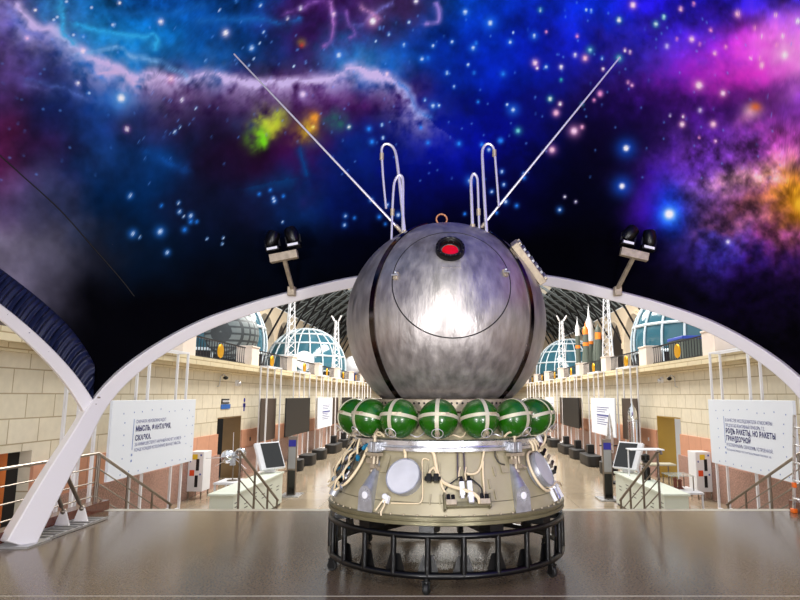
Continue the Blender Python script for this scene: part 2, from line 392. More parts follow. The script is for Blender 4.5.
# soft blobs: image pixel x, y, radius x, radius y, turn in degrees, colour, strength, raggedness
BLOBS = [
 (330,18,46,26,0,(52,18,80),.9,.9),(390,6,36,10,0,(58,36,84),.8,.9),(308,30,22,20,0,(50,16,76),.8,.8),
 (350,95,62,16,4,(70,16,84),.8,.8),(240,98,60,12,2,(96,52,120),.5,.8),(320,94,60,13,-2,(92,34,116),.5,.9),(300,112,46,14,0,(54,16,66),.7,.8),(300,152,26,26,0,(56,12,66),.6,.8),
 (230,108,50,18,0,(30,14,52),.7,.7),(150,92,44,9,6,(70,28,80),.55,.9),
 (120,98,24,16,0,(30,120,210),.8,.2),(350,55,28,22,0,(40,150,225),.65,.4),(376,62,26,16,0,(30,140,220),.6,.4),(340,75,30,8,0,(160,150,235),.35,.7),
 (150,45,60,20,0,(14,116,195),.45,.5),(105,36,34,14,30,(30,150,220),.5,.6),(190,60,60,12,0,(20,120,200),.35,.5),
 (246,124,18,9,0,(40,70,120),.5,.5),(268,122,11,10,-20,(205,235,40),.95,1.0),(260,134,12,7,-30,(120,225,30),.85,1.0),(274,128,8,8,0,(225,230,60),.7,1.0),
 (305,133,12,9,-30,(225,190,40),.85,.9),(313,124,7,9,0,(250,160,40),.9,.9),(334,122,8,12,20,(40,120,100),.75,.7),(312,146,8,6,0,(60,100,140),.5,.5),
 (298,40,5,4,30,(190,160,60),.7,.6),(302,45,2,2,0,(235,60,50),.8,0),
 (470,140,70,28,0,(8,20,190),.55,.5),(480,110,60,20,0,(8,16,150),.4,.6),(400,172,60,30,0,(6,16,140),.35,.6),(520,60,80,40,0,(6,30,190),.35,.5),
 (660,45,70,32,8,(70,50,205),.5,.8),(640,75,60,18,0,(66,50,190),.45,.8),(710,70,60,26,-14,(170,24,205),.6,.7),(760,62,62,28,-14,(240,70,225),.75,.5),(795,58,34,30,0,(255,176,240),.95,.3),(745,78,40,14,-10,(245,50,215),.6,.6),
 (700,105,60,14,8,(36,12,66),.7,.6),(620,120,60,40,0,(14,6,44),.6,.6),(770,88,40,8,-10,(60,14,90),.5,.7),
 (690,165,42,30,-20,(110,58,175),.6,.9),(735,150,46,26,-20,(120,60,170),.55,1.0),(780,138,30,22,0,(200,70,190),.6,.8),
 (652,196,16,34,20,(74,18,200),.75,.4),(672,180,34,10,-30,(90,40,180),.6,.6),
 (700,196,26,9,30,(44,26,70),.6,.7),(716,222,40,8,-14,(30,16,50),.7,.8),
 (760,176,40,9,-8,(246,190,186),.9,.9),(742,180,26,10,0,(226,150,196),.6,.9),(790,158,24,9,-20,(236,140,196),.6,.9),
 (795,203,38,30,0,(236,150,40),.85,1.0),(798,204,17,17,0,(252,196,30),.95,.4),(770,212,34,16,0,(150,80,60),.55,1.0),
 (735,220,36,14,-14,(196,110,140),.6,1.0),(725,242,30,18,0,(88,70,200),.65,.9),(770,240,36,18,0,(126,44,110),.6,1.0),(790,232,18,10,0,(220,110,180),.6,1.0),(740,262,50,16,0,(40,22,120),.5,.9),(715,250,18,16,0,(60,70,190),.5,.8),
 (668,208,15,23,0,(0,70,245),.95,.2),(669,214,9,10,0,(60,150,255),.9,.1),(752,111,8,7,-20,(255,214,214),.95,.2),(756,107,5,4,0,(252,110,20),.9,.1),(746,118,14,6,-20,(226,130,190),.5,.4)]
# stars: image pixel x, y, core radius, glow radius, core colour, glow colour
W_ = (255,255,255); PK = (255,160,215); BL = (40,140,255); TL = (60,190,190); LV = (205,190,255)
STARS = [
 (800,204,9,26,(255,196,50),(236,140,20)), (669,214,6,9,W_,(90,190,255)), (121,98,4.6,12,W_,(110,190,255)),(82,51,3,6,(255,235,250),LV),(161,22,2.6,5,W_,LV),(113,25,2,4,W_,BL),(34,10,1.6,3,W_,LV),(26,38,2.4,5,(255,205,240),LV),(73,35,1.5,3,W_,BL),(83,36,1.3,3,W_,BL),(53,20,1.2,2.5,W_,BL),(56,17,1,2,W_,BL),(66,2,1.4,3,W_,BL),(91,8,1.1,2,W_,BL),(119,3,1.6,3,W_,LV),(77,83,1.9,4,W_,LV),(88,93,1.3,3,W_,BL),(127,129,2.2,5,W_,(205,120,205)),(175,132,1.5,3,W_,BL),(180,127,1,2,W_,BL),(171,79,2.6,6,(255,225,240),PK),(182,100,1.8,4,W_,LV),(196,108,1,2,W_,BL),
 (226,33,3.2,7,W_,LV),(252,48,2.6,6,W_,BL),(261,5,1.6,4,W_,BL),(264,32,1.2,3,W_,BL),(301,8,1.7,4,W_,LV),(288,18,1.3,3,W_,LV),(237,1,1.2,2.5,W_,BL),(334,14,2,4,(255,215,240),LV),(373,21,4,9,W_,PK),(339,55,2.8,7,W_,BL),(303,94,3.2,7,(250,225,255),LV),(387,74,2,5,(255,225,245),LV),(389,34,1.4,3,W_,BL),(380,28,1.1,2.5,W_,BL),(376,41,1,2,W_,BL),(313,127,2,5,(255,240,120),(255,190,40)),(349,127,1.9,4,W_,TL),(369,129,2,5,BL,BL),(382,125,1.5,3,W_,BL),(383,138,1.6,3,W_,BL),(372,142,2,5,BL,BL),(294,66,1,2,W_,BL),(306,62,1,2,W_,BL),(254,59,1,2,W_,BL),(249,65,1.1,2,W_,BL),(260,43,1,2,W_,BL),(206,61,1.1,2,W_,BL),(220,10,1,2,W_,BL),
 (131,196,1.8,5,W_,BL),(134,234,2.1,7,W_,BL),(161,232,2.8,8,W_,BL),(168,253,1.8,5,W_,BL),(141,238,.9,2,W_,BL),(180,212,1.6,4,W_,BL),(179,203,1.3,3,W_,BL),(191,216,1.9,5,W_,BL),(191,222,1.5,4,BL,BL),(197,222,1.2,3,BL,BL),(185,230,1.6,5,BL,BL),(184,217,1,2,W_,BL),(162,206,1.2,3,BL,BL),
 (259,194,1.3,3,BL,BL),(270,190,1.2,3,BL,BL),(273,198,1.4,3,W_,BL),(274,201,1.6,4,W_,BL),(283,196,1.2,3,BL,BL),(345,216,1.3,4,W_,BL),(354,218,1.1,3,BL,BL),(344,225,1.4,4,W_,BL),(387,205,1.5,4,W_,BL),(379,217,1.4,4,BL,BL),(371,200,1.7,4,W_,BL),(385,224,1.1,3,BL,BL),(282,222,.9,2,W_,BL),(222,244,.9,2,W_,BL),(207,239,.9,2,W_,BL),(223,238,.8,2,W_,BL),(398,215,2,5,W_,BL),
 (416,1,2.4,4,W_,LV),(465,12,2.6,6,W_,BL),(490,23,2.8,9,W_,BL),(409,22,1.5,3,W_,BL),(404,45,1.5,4,W_,BL),(433,46,1.5,4,W_,BL),(452,42,1.5,4,W_,BL),(473,48,2,6,W_,BL),(476,43,1.3,3,BL,BL),(510,42,1.7,5,W_,BL),(534,36,1.8,6,W_,BL),(540,10,1.4,4,W_,TL),(546,32,1.1,2.5,PK,PK),(586,10,1.2,3,W_,BL),(591,11,1.5,3,W_,BL),(513,33,1.1,2,W_,BL),(422,59,1.9,5,W_,BL),(428,58,1.1,3,BL,BL),(447,73,1.6,4,W_,BL),(468,65,1.5,3,W_,BL),(474,73,1.1,3,BL,BL),(503,74,1.6,5,BL,BL),(425,100,1.2,3,W_,BL),(433,106,2.1,6,W_,BL),(439,106,1.4,3,W_,BL),(454,87,1.2,3,W_,BL),(478,102,1.2,3,BL,BL),(507,105,1.4,3,W_,BL),(513,110,2.2,9,W_,BL),(518,131,2.4,6,(120,220,225),TL),(535,63,2.8,6,(255,225,245),PK),(537,68,1.5,3,W_,PK),(546,67,1.6,4,W_,BL),(561,67,2,4,W_,LV),(575,55,1.6,4,W_,LV),(585,58,2.6,6,(255,200,220),PK),(590,50,2.1,6,(170,230,245),TL),(577,36,1.4,3,PK,PK),(561,80,1.3,3,TL,TL),(550,99,2.4,5,(215,245,235),TL),(560,104,1.9,4,W_,PK),(556,113,3.2,6,(255,195,220),PK),(574,131,4,9,(255,215,240),PK),(582,127,1.7,4,(255,190,220),PK),(594,100,1.4,3,PK,PK),(600,93,1.8,4,PK,PK),(421,128,1.6,4,BL,BL),(428,143,1.4,4,BL,BL),(459,144,1.8,5,BL,BL),(482,145,1.7,4,BL,BL),(489,150,1.8,4,W_,BL),(501,141,1.7,4,BL,BL),(552,150,3.2,7,(255,205,225),PK),(582,104,1.2,3,TL,TL),
 (470,181,2,7,W_,BL),(500,141,1.5,4,BL,BL),(502,172,1.5,4,W_,BL),(504,185,1.4,4,W_,BL),(492,192,1.4,4,W_,BL),(506,202,1.8,5,W_,BL),(517,206,1.5,4,BL,BL),(524,174,1.4,3,W_,BL),(524,178,1.5,4,BL,BL),(497,213,1.3,3,BL,BL),(560,210,1.6,5,W_,BL),(565,197,1.2,2.5,W_,LV),(576,202,1.1,2.5,W_,LV),(465,214,1.3,3,BL,BL),
 (633,5,3.2,6,(255,225,245),PK),(619,20,2.6,5,W_,TL),(664,17,2.2,4,(180,240,240),TL),(656,24,2.4,5,(210,245,245),TL),(681,9,2.1,4,(255,205,225),PK),(694,4,1.6,3,PK,PK),(738,14,3,6,(255,200,220),PK),(776,15,2,4,(255,205,225),PK),(798,21,2.6,5,W_,TL),(711,30,1.7,3,PK,PK),(692,39,2.8,5,(255,220,240),PK),(677,39,1.2,2.5,PK,PK),(667,46,1.9,4,LV,LV),(715,53,2,4,(255,190,225),PK),(726,47,1.4,3,PK,PK),(700,44,1.2,2.5,PK,PK),(755,28,1.3,3,PK,PK),(762,36,1.5,3,(255,220,245),PK),(783,36,2.2,4,(255,235,245),PK),(777,45,1.5,3,PK,PK),(751,58,1.7,3,(255,200,240),PK),(760,58,1.3,3,PK,PK),(762,65,2.6,5,(255,215,225),PK),(785,55,4,10,(255,240,245),(255,190,235)),(619,58,2.4,6,(150,230,215),TL),(625,50,1.5,3,W_,PK),(630,52,1.4,3,W_,PK),(603,69,1.5,3,W_,PK),(602,58,1.3,3,W_,BL),(628,82,1.2,3,(255,200,240),PK),(632,85,1.4,3,(255,200,240),PK),(600,94,1.8,4,PK,PK),(699,85,4,8,(255,220,235),PK),(723,93,2.8,6,(255,220,240),PK),(700,110,1.7,4,(225,205,225),LV),(683,116,1.3,3,W_,PK),(682,124,2.8,5,(255,225,235),PK),(713,124,3.2,6,(255,205,225),PK),(670,115,1,2,W_,LV),(715,141,1.3,3,(255,205,245),PK),(699,137,1,2,PK,PK),(626,148,3.6,14,W_,(20,110,255)),(622,186,3.4,14,W_,(20,110,255)),(727,242,1.8,4,W_,LV)]
def paint(P):
    u, v = print_pixels(P)
    wu = (fbm(u / 42, v / 42, 5) - .5); wv = (fbm(u / 42 + 71, v / 42 + 31, 5) - .5)
    wild = np.clip(np.hypot(wu, wv), 0, 1)
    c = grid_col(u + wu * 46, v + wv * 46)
    cl = fbm(u / 26 + 3, v / 26 + 8, 6, .58)
    amt = np.clip(1.15 - v / 330, .2, 1)
    right = np.clip((u - 560) / 120, 0, 1)
    c = c * (1 + ((cl - .5) * (1.5 + .6 * right) * amt)[..., None])
    HF = np.clip(fbm(u / 13 + 90, v / 13 + 5, 5, .62) * 2.6 - .5, .15, 1.6)
    for bx, by, rx, ry, an, col, st, rg in BLOBS:
        k = (np.abs(u - bx) < 4 * max(rx, ry)) & (np.abs(v - by) < 4 * max(rx, ry))
        if not k.any(): continue
        uu = u[k] + wu[k] * 40 * rg - bx; vv = v[k] + wv[k] * 40 * rg - by
        a = math.radians(an); x = (uu * math.cos(a) + vv * math.sin(a)) / rx; y = (-uu * math.sin(a) + vv * math.cos(a)) / ry
        w = st * np.exp(-(x * x + y * y) * .8)
        n = np.clip((fbm(u[k] / 9 + bx, v[k] / 9 + by, 4, .6) - .5) * 2.6 * rg + .85, 0, 1.3)
        w = np.clip(w * n, 0, 1)[:, None]
        c[k] = c[k] * (1 - w) + np.array(col) * w
    rw = np.clip((u - 640) / 60, 0, 1) * np.clip((v - 105) / 40, 0, 1) * .75
    vw = np.clip(1 - v / 140, 0, 1) * np.clip((450 - u) / 80, 0, 1) * .35
    c = c * (1 + ((rw + vw) * (HF - .9))[..., None])
    for pts, col, wd, gl, st in CRESTS:
        p = smooth_pts(pts, 5); q = np.array(p)
        k = (u > q[:, 0].min() - 50) & (u < q[:, 0].max() + 50) & (v > q[:, 1].min() - 50) & (v < q[:, 1].max() + 50)
        if not k.any(): continue
        d, sd = seg_dist(u[k] + wu[k] * 9 + (fbm(u[k] / 9, v[k] / 9, 2) - .5) * 3, v[k] + wv[k] * 9 + (fbm(u[k] / 9 + 50, v[k] / 9, 2) - .5) * 4, p)
        f = fbm(u[k] / 11 + 40, v[k] / 11 + 2, 4, .6)
        w = st * (np.exp(-(d / wd) ** 2) * (.3 + .6 * f) + np.where(sd > 0, 1, .22) * .85 * np.exp(-(d / gl) ** 1.3) * np.clip(2.6 * f - .5, 0, 1.1))
        w = np.clip(w, 0, 1)[:, None]
        c[k] = c[k] * (1 - w) + np.array(col) * w
    rs = np.random.default_rng(3)
    extra = [(rs.uniform(0, 800), rs.uniform(0, 185), -.8, 1.6, (120, 170, 255), BL) for _ in range(220)]
    for sx, sy, r, g, cc, gc in extra + STARS:
        k = (np.abs(u - sx) < g * 2.6 + 2) & (np.abs(v - sy) < g * 2.6 + 2)
        if not k.any(): continue
        d = np.hypot(u[k] - sx, v[k] - sy)
        fa = .4 if r < 0 else 1.0; r = abs(r) * .72; g = g * .85
        if cc is W_ and gc is BL: cc = (200, 228, 255)
        w = (fa * .62 * np.exp(-(d / g) ** 2 * 1.3))[:, None]
        c[k] = c[k] * (1 - w) + np.maximum(np.array(gc), c[k]) * w
        w = fa * np.clip(1.6 * np.exp(-(d / max(r, .8)) ** 2 * 1.1), 0, 1)[:, None]
        c[k] = c[k] * (1 - w) + np.array(cc) * w
    c = np.clip(c, 1, 255) / 255.
    c = np.where(c <= .04045, c / 12.92, ((c + .055) / 1.055) ** 2.4)
    return np.clip(c * .92, 0, .95)

def fabric_material():
    m = bpy.data.materials.new('printed_canopy_fabric'); m.use_nodes = True
    nt = m.node_tree; p = nt.nodes['Principled BSDF']
    a = nt.nodes.new('ShaderNodeAttribute'); a.attribute_name = 'print'
    nt.links.new(a.outputs['Color'], p.inputs['Base Color'])
    p.inputs['Roughness'].default_value = .85; p.inputs['Specular IOR Level'].default_value = .015
    return m
M['fabric'] = fabric_material()
def sector(name, centre, nph, nt_, parent, ph0=-45, ph1=45, t1=1.0):
    ph, t = np.meshgrid(np.linspace(ph0, ph1, nph), np.linspace(0, t1, nt_) ** 1.25, indexing='ij')
    P = fab_xyz(centre + ph, ph, t)
    V = P.reshape(-1, 3)
    i = np.arange(nph - 1)[:, None] * nt_ + np.arange(nt_ - 1)[None]
    F = np.stack([i, i + 1, i + nt_ + 1, i + nt_], -1).reshape(-1, 4)
    me = bpy.data.meshes.new(name)
    me.vertices.add(len(V)); me.vertices.foreach_set('co', V.astype(np.float32).ravel())
    me.loops.add(F.size); me.loops.foreach_set('vertex_index', F.astype(np.int32).ravel())
    me.polygons.add(len(F)); me.polygons.foreach_set('loop_start', np.arange(len(F), dtype=np.int32) * 4)
    me.polygons.foreach_set('use_smooth', np.ones(len(F), bool))
    me.update(calc_edges=True)
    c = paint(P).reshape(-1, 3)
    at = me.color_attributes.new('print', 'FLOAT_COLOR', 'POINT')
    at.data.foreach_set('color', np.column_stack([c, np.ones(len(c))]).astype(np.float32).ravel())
    me.materials.append(M['fabric'])
    o = bpy.data.objects.new(name, me); COL.objects.link(o); o.parent = parent
    return o
canopy = thing('dome_canopy', 'dome canopy of fabric printed with a nebula and stars, stretched over white arches', 'canopy')
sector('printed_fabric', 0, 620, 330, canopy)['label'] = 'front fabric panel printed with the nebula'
sector('printed_fabric', -90, 420, 360, canopy, t1=.999)['label'] = 'fabric panel with a painted grey violet sheen beyond the seam'
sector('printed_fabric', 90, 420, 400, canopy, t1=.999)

def sweep(path, sizes, centre, closed=False):
    """box section along a path; one side faces away from the dome's centre"""
    P = [Vector(p) for p in path]; vs = []; fs = []; n = len(P)
    for i in range(n):
        t = (P[min(i + 1, n - 1)] - P[max(i - 1, 0)]).normalized()
        o = (P[i] - Vector(centre)).normalized(); o = (o - t * o.dot(t)).normalized(); q = t.cross(o)
        a, b = sizes[i]
        for s1, s2 in ((-1, -1), (1, -1), (1, 1), (-1, 1)):
            vs.append(tuple(P[i] + q * (s1 * a) + o * (s2 * b)))
    for i in range(n - 1):
        for k in range(4):
            k2 = (k + 1) % 4
            fs.append((i * 4 + k, i * 4 + k2, i * 4 + 4 + k2, i * 4 + 4 + k))
    fs += [(3, 2, 1, 0), tuple((n - 1) * 4 + k for k in range(4))]
    return vs, fs
CEN = (XC, YD, Z0)
def rot_axis(p, a):
    x, y, z = p; c, s = math.cos(a), math.sin(a)
    return (XC + x * c + y * s, YD - x * s + y * c, z)
def arch_size(z):
    w = float(np.interp(z, [0, 1.7, 2.6, 3.7], [.165, .105, .09, .08]))
    return (w, w)
ah = arch_half(8)
top = [p for p in ah if p[2] >= 1.55]
legs = [p for p in ah if p[2] <= 1.75]
full_top = [tuple(p) for p in top] + [(-p[0], p[1], p[2]) for p in top[::-1][1:]]
for k, a in enumerate((0, -PI / 2, PI / 2)):
    path = [rot_axis(p, a) for p in full_top]
    kk = .8 if a else 1.0
    vs, fs = sweep(path, [tuple(kk * q for q in arch_size(p[2])) for p in path], CEN)
    arch = MB().add(vs, fs).build('arch', M['white_arch'], canopy, bevel=.012)
    # lacing bolts along the outer edge
    bm = MB()
    for i in range(2, len(path) - 2, 3):
        o = (Vector(path[i]) - Vector(CEN)).normalized()
        bm.sphere(Vector(path[i]) + o * (arch_size(path[i][2])[0] + .004), .014, 6, 4)
    bm.build('bolt_row', M['steel'], arch)
for sgn in (-1, 1):
    path = [(XC + sgn * p[0], YD + p[1], p[2]) for p in legs]
    vs, fs = sweep(path, [arch_size(p[2]) for p in path], CEN)
    leg = MB().add(vs, fs).build('arch_leg', M['white_arch'], canopy, bevel=.015)
    j = path[-1]
    g = MB()
    g.sphere((j[0], j[1], j[2] - .02), .06, 10, 6)
    for dx, dz in ((-.1, .06), (.02, -.06), (.06, .03), (-.05, -.1)):
        g.cyl((j[0] + dx * .7, j[1] - .08, j[2] + dz), (j[0] + dx * .7, j[1] - .14, j[2] + dz), .012, seg=6)
    g.build('joint_bolts', M['steel'], leg)
    f = path[0]
    base = MB().box((f[0] - sgn * .06, f[1] + .02, .012), (.44, .46, .024)).build('foot_plate', M['grating'], canopy)
    gr = MB()
    for q in range(9):
        gr.box((f[0] - sgn * .05, f[1] + .36 + q * .15, .02), (.38, .035, .03))
    gr.box((f[0] - sgn * .24, f[1] + .9, .02), (.03, 1.4, .03)); gr.box((f[0] + sgn * .14, f[1] + .9, .02), (.03, 1.4, .03))
    gr.build('base_frame', M['grating'], canopy)
    for bx, by, tx, ty, tz in ((.07, 8.95, -.09, 8.32, .78), (-.03, 9.22, -.17, 8.5, .80)):
        b0 = Vector((f[0] + sgn * bx, by, .03))
        M1 = Matrix.Translation(b0) @ Matrix.Rotation(PI / 2, 4, 'X')
        MB(M1).prism([(-.10, 0), (.10, 0), (.03, .2), (-.03, .2)], -.015, .015).build('stay_plate', M['white_arch'], canopy)
        p0 = b0 + Vector((0, 0, .18)); p1 = Vector((f[0] + sgn * tx, ty, tz))
        s1 = MB(); d = p1 - p0
        s1.cyl(p0, p1, .013); s1.cyl(p0 + d * .15, p0 + d * .85, .026, seg=10); s1.sphere(p0, .04, 8, 6); s1.sphere(p1, .04, 8, 6)
        s1.build('turnbuckle_stay', M['steel'], canopy)
# gathered hem along the side arches
for cen, sg in ((-90, 1), (90, -1)):
    n = 1150
    vs = []; fs = []; rows = 7
    E0 = lambda p: float(np.interp(abs(p), PH, EL)) + .7
    for i in range(n + 1):
        ph = sg * (44.9 - 86 * i / n)
        near = math.exp(-((44.9 - abs(ph)) / 9.0) ** 2) if ph * sg > 0 else 0
        de = 2.9 + 1.6 * near
        for j in range(rows):
            q = j / (rows - 1)
            p2 = sg * min(44.9, sg * ph + 1.9 * q)          # the pleats lean towards the front corner
            ee = (E0(ph) - .5) * (1 - q) + (E0(p2) + de) * q
            rr = float(fabric(np.array(p2), np.array(max(0, ee - E0(p2)) / (90 - E0(p2))))[1])
            amp = (.028 + .014 * math.sin(i * .21)) * (1 - q ** 4) * math.sin(i * PI / 3.5 + 1.0 * math.sin(i * .11) + q * .8)
            rr += -.04 + amp + (.032 if j == rows - 1 else 0)
            a = rad(cen + p2); e = rad(ee)
            vs.append((XC + rr * math.cos(e) * math.sin(a), YD + rr * math.cos(e) * math.cos(a), Z0 + rr * math.sin(e)))
    for i in range(n):
        for j in range(rows - 1):
            b = i * rows + j
            fs.append((b, b + 1, b + rows + 1, b + rows))
    MB().add(vs, fs).build('gathered_hem', M['hem'], canopy, sharp=80)['label'] = 'pleated navy hem gathered along the side arch'
# raised seam across the left part of the fabric
sm = []
for az, ee in SEAM:
    ph = az + 90 if az < -45 else az
    e0 = float(np.interp(abs(ph), PH, EL)) + .7
    q = fab_xyz(np.array(az), np.array(ph), np.array((ee - e0) / (90 - e0)))
    sm.append(tuple(np.array(CEN) + (q - np.array(CEN)) * .9985))
MB().tube([tuple(q) for q in catmull(sm, 6)], .007, 5).build('seam', M['dark'], canopy)
# ---------------------------------------------------------- the space capsule
CAPX, CAPY = -.03, 7.26
R0, HZ = 1.163, 2.66
cap = thing('space_capsule', 'spherical steel space capsule on its cream instrument module, ringed by green gas bottles', 'spacecraft', (CAPX, CAPY, 0))
HC = Vector((0, 0, HZ))
hull = MB(Matrix.Translation(HC)).sphere((0, 0, 0), R0, 128, 72).build('hull', M['hull'], cap)
# hatch: a slightly proud cap with a dark seam round it
hn = dirv(3.5, 17.0); HA = 31.4
prof = [((R0 + .004) * math.sin(rad(HA * k / 24)), (R0 + .004) * math.cos(rad(HA * k / 24))) for k in range(24, -1, -1)]
prof = [((R0 - .02) * math.sin(rad(HA)), (R0 - .02) * math.cos(rad(HA)))] + prof[:-1] + [(0.0, R0 + .004)]
hatch = MB(frame_to(hn, HC)).lathe(prof, 96, cap=False).build('hatch', M['hull'], cap)
MB(frame_to(hn, HC)).torus(R0 * math.sin(rad(HA + .35)), .0075, 96, 8, R0 * math.cos(rad(HA + .35))).build('hatch_seam', M['seam'], hatch)
# porthole
pn = dirv(2.4, 32.6)
Mp = frame_to(pn, HC + pn * R0)
port = MB(Mp).ring([(.152, -.015), (.152, .05), (.146, .064), (.132, .066), (.124, .056), (.116, .05), (.108, .05), (.100, .04), (.096, .02), (.094, -.005), (.12, -.015)], 56).build('porthole', M['black'], cap)
MB(Mp @ Matrix.Translation((0, -.012, 0))).lathe([(.084, -.005), (.084, .012), (.05, .015), (0, .016)], 40, cap=False).build('red_glass', M['red_glass'], port)
MB(Mp).torus(.122, .006, 48, 8, .059).build('inner_ring', M['seam'], port)
bm = MB(Mp)
for k in range(16):
    bm.cyl((.14 * math.cos(k * PI / 8), .14 * math.sin(k * PI / 8), .06), (.14 * math.cos(k * PI / 8), .14 * math.sin(k * PI / 8), .072), .006, seg=6)
bm.build('bolt_ring', M['steel'], port)
# small plate under the porthole
pl = dirv(2.8, 23.0)
MB(frame_to(pl, HC + pl * (R0 + .004))).box((0, 0, 0), (.2, .07, .006)).build('name_plate', M['hull'], hatch)
# latches
for az, el in ((-27.6, 17.7), (34.2, 20.1)):
    d = dirv(az, el); ML = frame_to(d, HC + d * R0)
    l = MB(ML).box((0, 0, .012), (.05, .08, .024)).build('latch', M['tan'], cap, bevel=.004)
    MB(ML).cyl((-.035, 0, .035), (.035, 0, .035), .012).sphere((0, .03, .03), .018, 8, 6).build('latch_pin', M['alu_dull'], l)
# tension straps
for az in (-41.5, 51.5, 138.5, 231.5):
    pts = [dirv(az, e) for e in np.linspace(-62, 72, 60)]
    side = Vector((math.cos(rad(az)), math.sin(rad(az)), 0))
    vs = []; fs = []
    for p in pts:
        for w, h in ((-.036, -.004), (-.036, .012), (.036, .012), (.036, -.004)):
            vs.append(tuple(HC + p * (R0 + h) + side * w))
    for i in range(len(pts) - 1):
        for k in range(4):
            k2 = (k + 1) % 4
            fs.append((i * 4 + k, i * 4 + 4 + k, i * 4 + 4 + k2, i * 4 + k2))
    fs += [(0, 1, 2, 3), tuple(len(vs) - 1 - k for k in range(4))]
    st = MB().add(vs, fs).build('tension_strap', M['strap'], cap)
    p = pts[0]
    MB(frame_to(p, HC + p * (R0 + .012))).box((0, 0, .01), (.05, .1, .03)).build('strap_buckle', M['tan'], st, bevel=.004)
# lifting ring on top
rn = dirv(-11, 76)
MB(Matrix.Translation(HC + rn * (R0 + .035)) @ Matrix.Rotation(rad(8), 4, 'Z') @ Matrix.Rotation(PI / 2, 4, 'X')).torus(.062, .012, 32, 10).build('lifting_ring', M['brass'], cap)
# whip antennas
for b, t in (((-.515, -.02, 3.72), (-2.587, -.26, 5.909)), ((.375, .0, 3.75), (2.11, -.26, 5.869))):
    a = MB().tube([b, t], [.016, .010], 8).build('whip_antenna', M['antenna'], cap)
    d = (Vector(t) - Vector(b)).normalized()
    MB().cyl(Vector(b) - d * .05, Vector(b) + d * .14, .024).sphere(Vector(b) - d * .02, .04, 10, 8).build('antenna_socket', M['tan'], a)
# hooped rod antennas
def hoop(pts, r0, r1):
    P = [tuple(p) for p in catmull(pts, 8)]
    return MB().tube(P, [r0 + (r1 - r0) * i / (len(P) - 1) for i in range(len(P))], 8)
def loc_pt(x, z, y): return (x, y, z)
LY = -.36
hoops = [
 [(-.47, 3.60, -.42), (-.515, 4.0, -.40), (-.565, 4.42, -.37), (-.60, 4.62, -.36), (-.655, 4.70, -.36), (-.72, 4.71, -.36), (-.755, 4.66, -.36), (-.755, 4.58, -.36), (-.735, 4.3, -.36), (-.695, 3.93, -.36)],
 [(-.49, 3.58, -.42), (-.50, 4.0, -.40), (-.505, 4.26, -.38), (-.53, 4.32, -.38), (-.565, 4.31, -.38), (-.60, 4.24, -.38), (-.612, 4.12, -.38), (-.62, 3.9, -.38), (-.625, 3.50, -.40)],
 [(.46, 3.58, -.42), (.44, 4.0, -.40), (.425, 4.40, -.37), (.42, 4.6, -.36), (.44, 4.68, -.36), (.485, 4.715, -.36), (.535, 4.69, -.36), (.56, 4.62, -.36), (.575, 4.45, -.36), (.605, 3.95, -.36)],
 [(.30, 3.68, -.40), (.29, 4.0, -.39), (.285, 4.24, -.38), (.30, 4.32, -.38), (.325, 4.34, -.38), (.352, 4.30, -.38), (.362, 4.22, -.38), (.37, 3.9, -.38), (.375, 3.64, -.40)]]
for h in hoops:
    pts = [(x, y, z) for x, z, y in h]
    a = hoop(pts, .019, .013).build('hoop_antenna', M['antenna'], cap)
    q = pts[7]
    MB().cyl((q[0], q[1], q[2] + .02), (q[0], q[1], q[2] - .06), .024, seg=10).build('rod_clamp', M['tan'], a)
    b = pts[0]
    MB().cyl((b[0], b[1], b[2] - .06), (b[0], b[1], b[2] + .05), .03, seg=10).build('rod_socket', M['tan'], a)
# sensor housing on the right shoulder
dn = dirv(70.5, 33); up = dirv(63, 44) - dirv(77, 22)
Md = frame_to(dn, HC + dn * (R0 + .0), up)
dev = MB(Md).box((0, 0, .02), (.26, .56, .09)).build('sensor_housing', M['tan'], cap, bevel=.01)
r_ = MB(Md)
for k in range(7): r_.box((0, -.24 + k * .08, .075), (.22, .03, .03))
r_.build('cooling_fins', M['alu_dull'], dev)
for sx in (-1, 1):
    for sy in (-1, 1): MB(Md).cyl((sx * .11, sy * .25, .06), (sx * .11, sy * .25, .09), .018, seg=8).build('corner_lug', M['tan'], dev)

# neck between sphere and module
MB(Matrix.Identity(4)).lathe([(1.0, 1.365), (.98, 1.38), (.86, 1.62), (.62, 1.655), (.4, 1.6)], 96, cap=False).build('module_roof', M['olive'], cap)
pr = MB().ring([(.80, 1.64), (.86, 1.64), (.86, 1.755), (.83, 1.765), (.80, 1.755)], 96).build('perforated_collar', M['tan'], cap)
h_ = MB()
for k in range(96):
    a = 2 * PI * k / 96
    h_.cyl((.845 * math.cos(a), .845 * math.sin(a), 1.722), (.864 * math.cos(a), .864 * math.sin(a), 1.722), .012, seg=8)
h_.build('hole_pattern', M['seam'], pr)

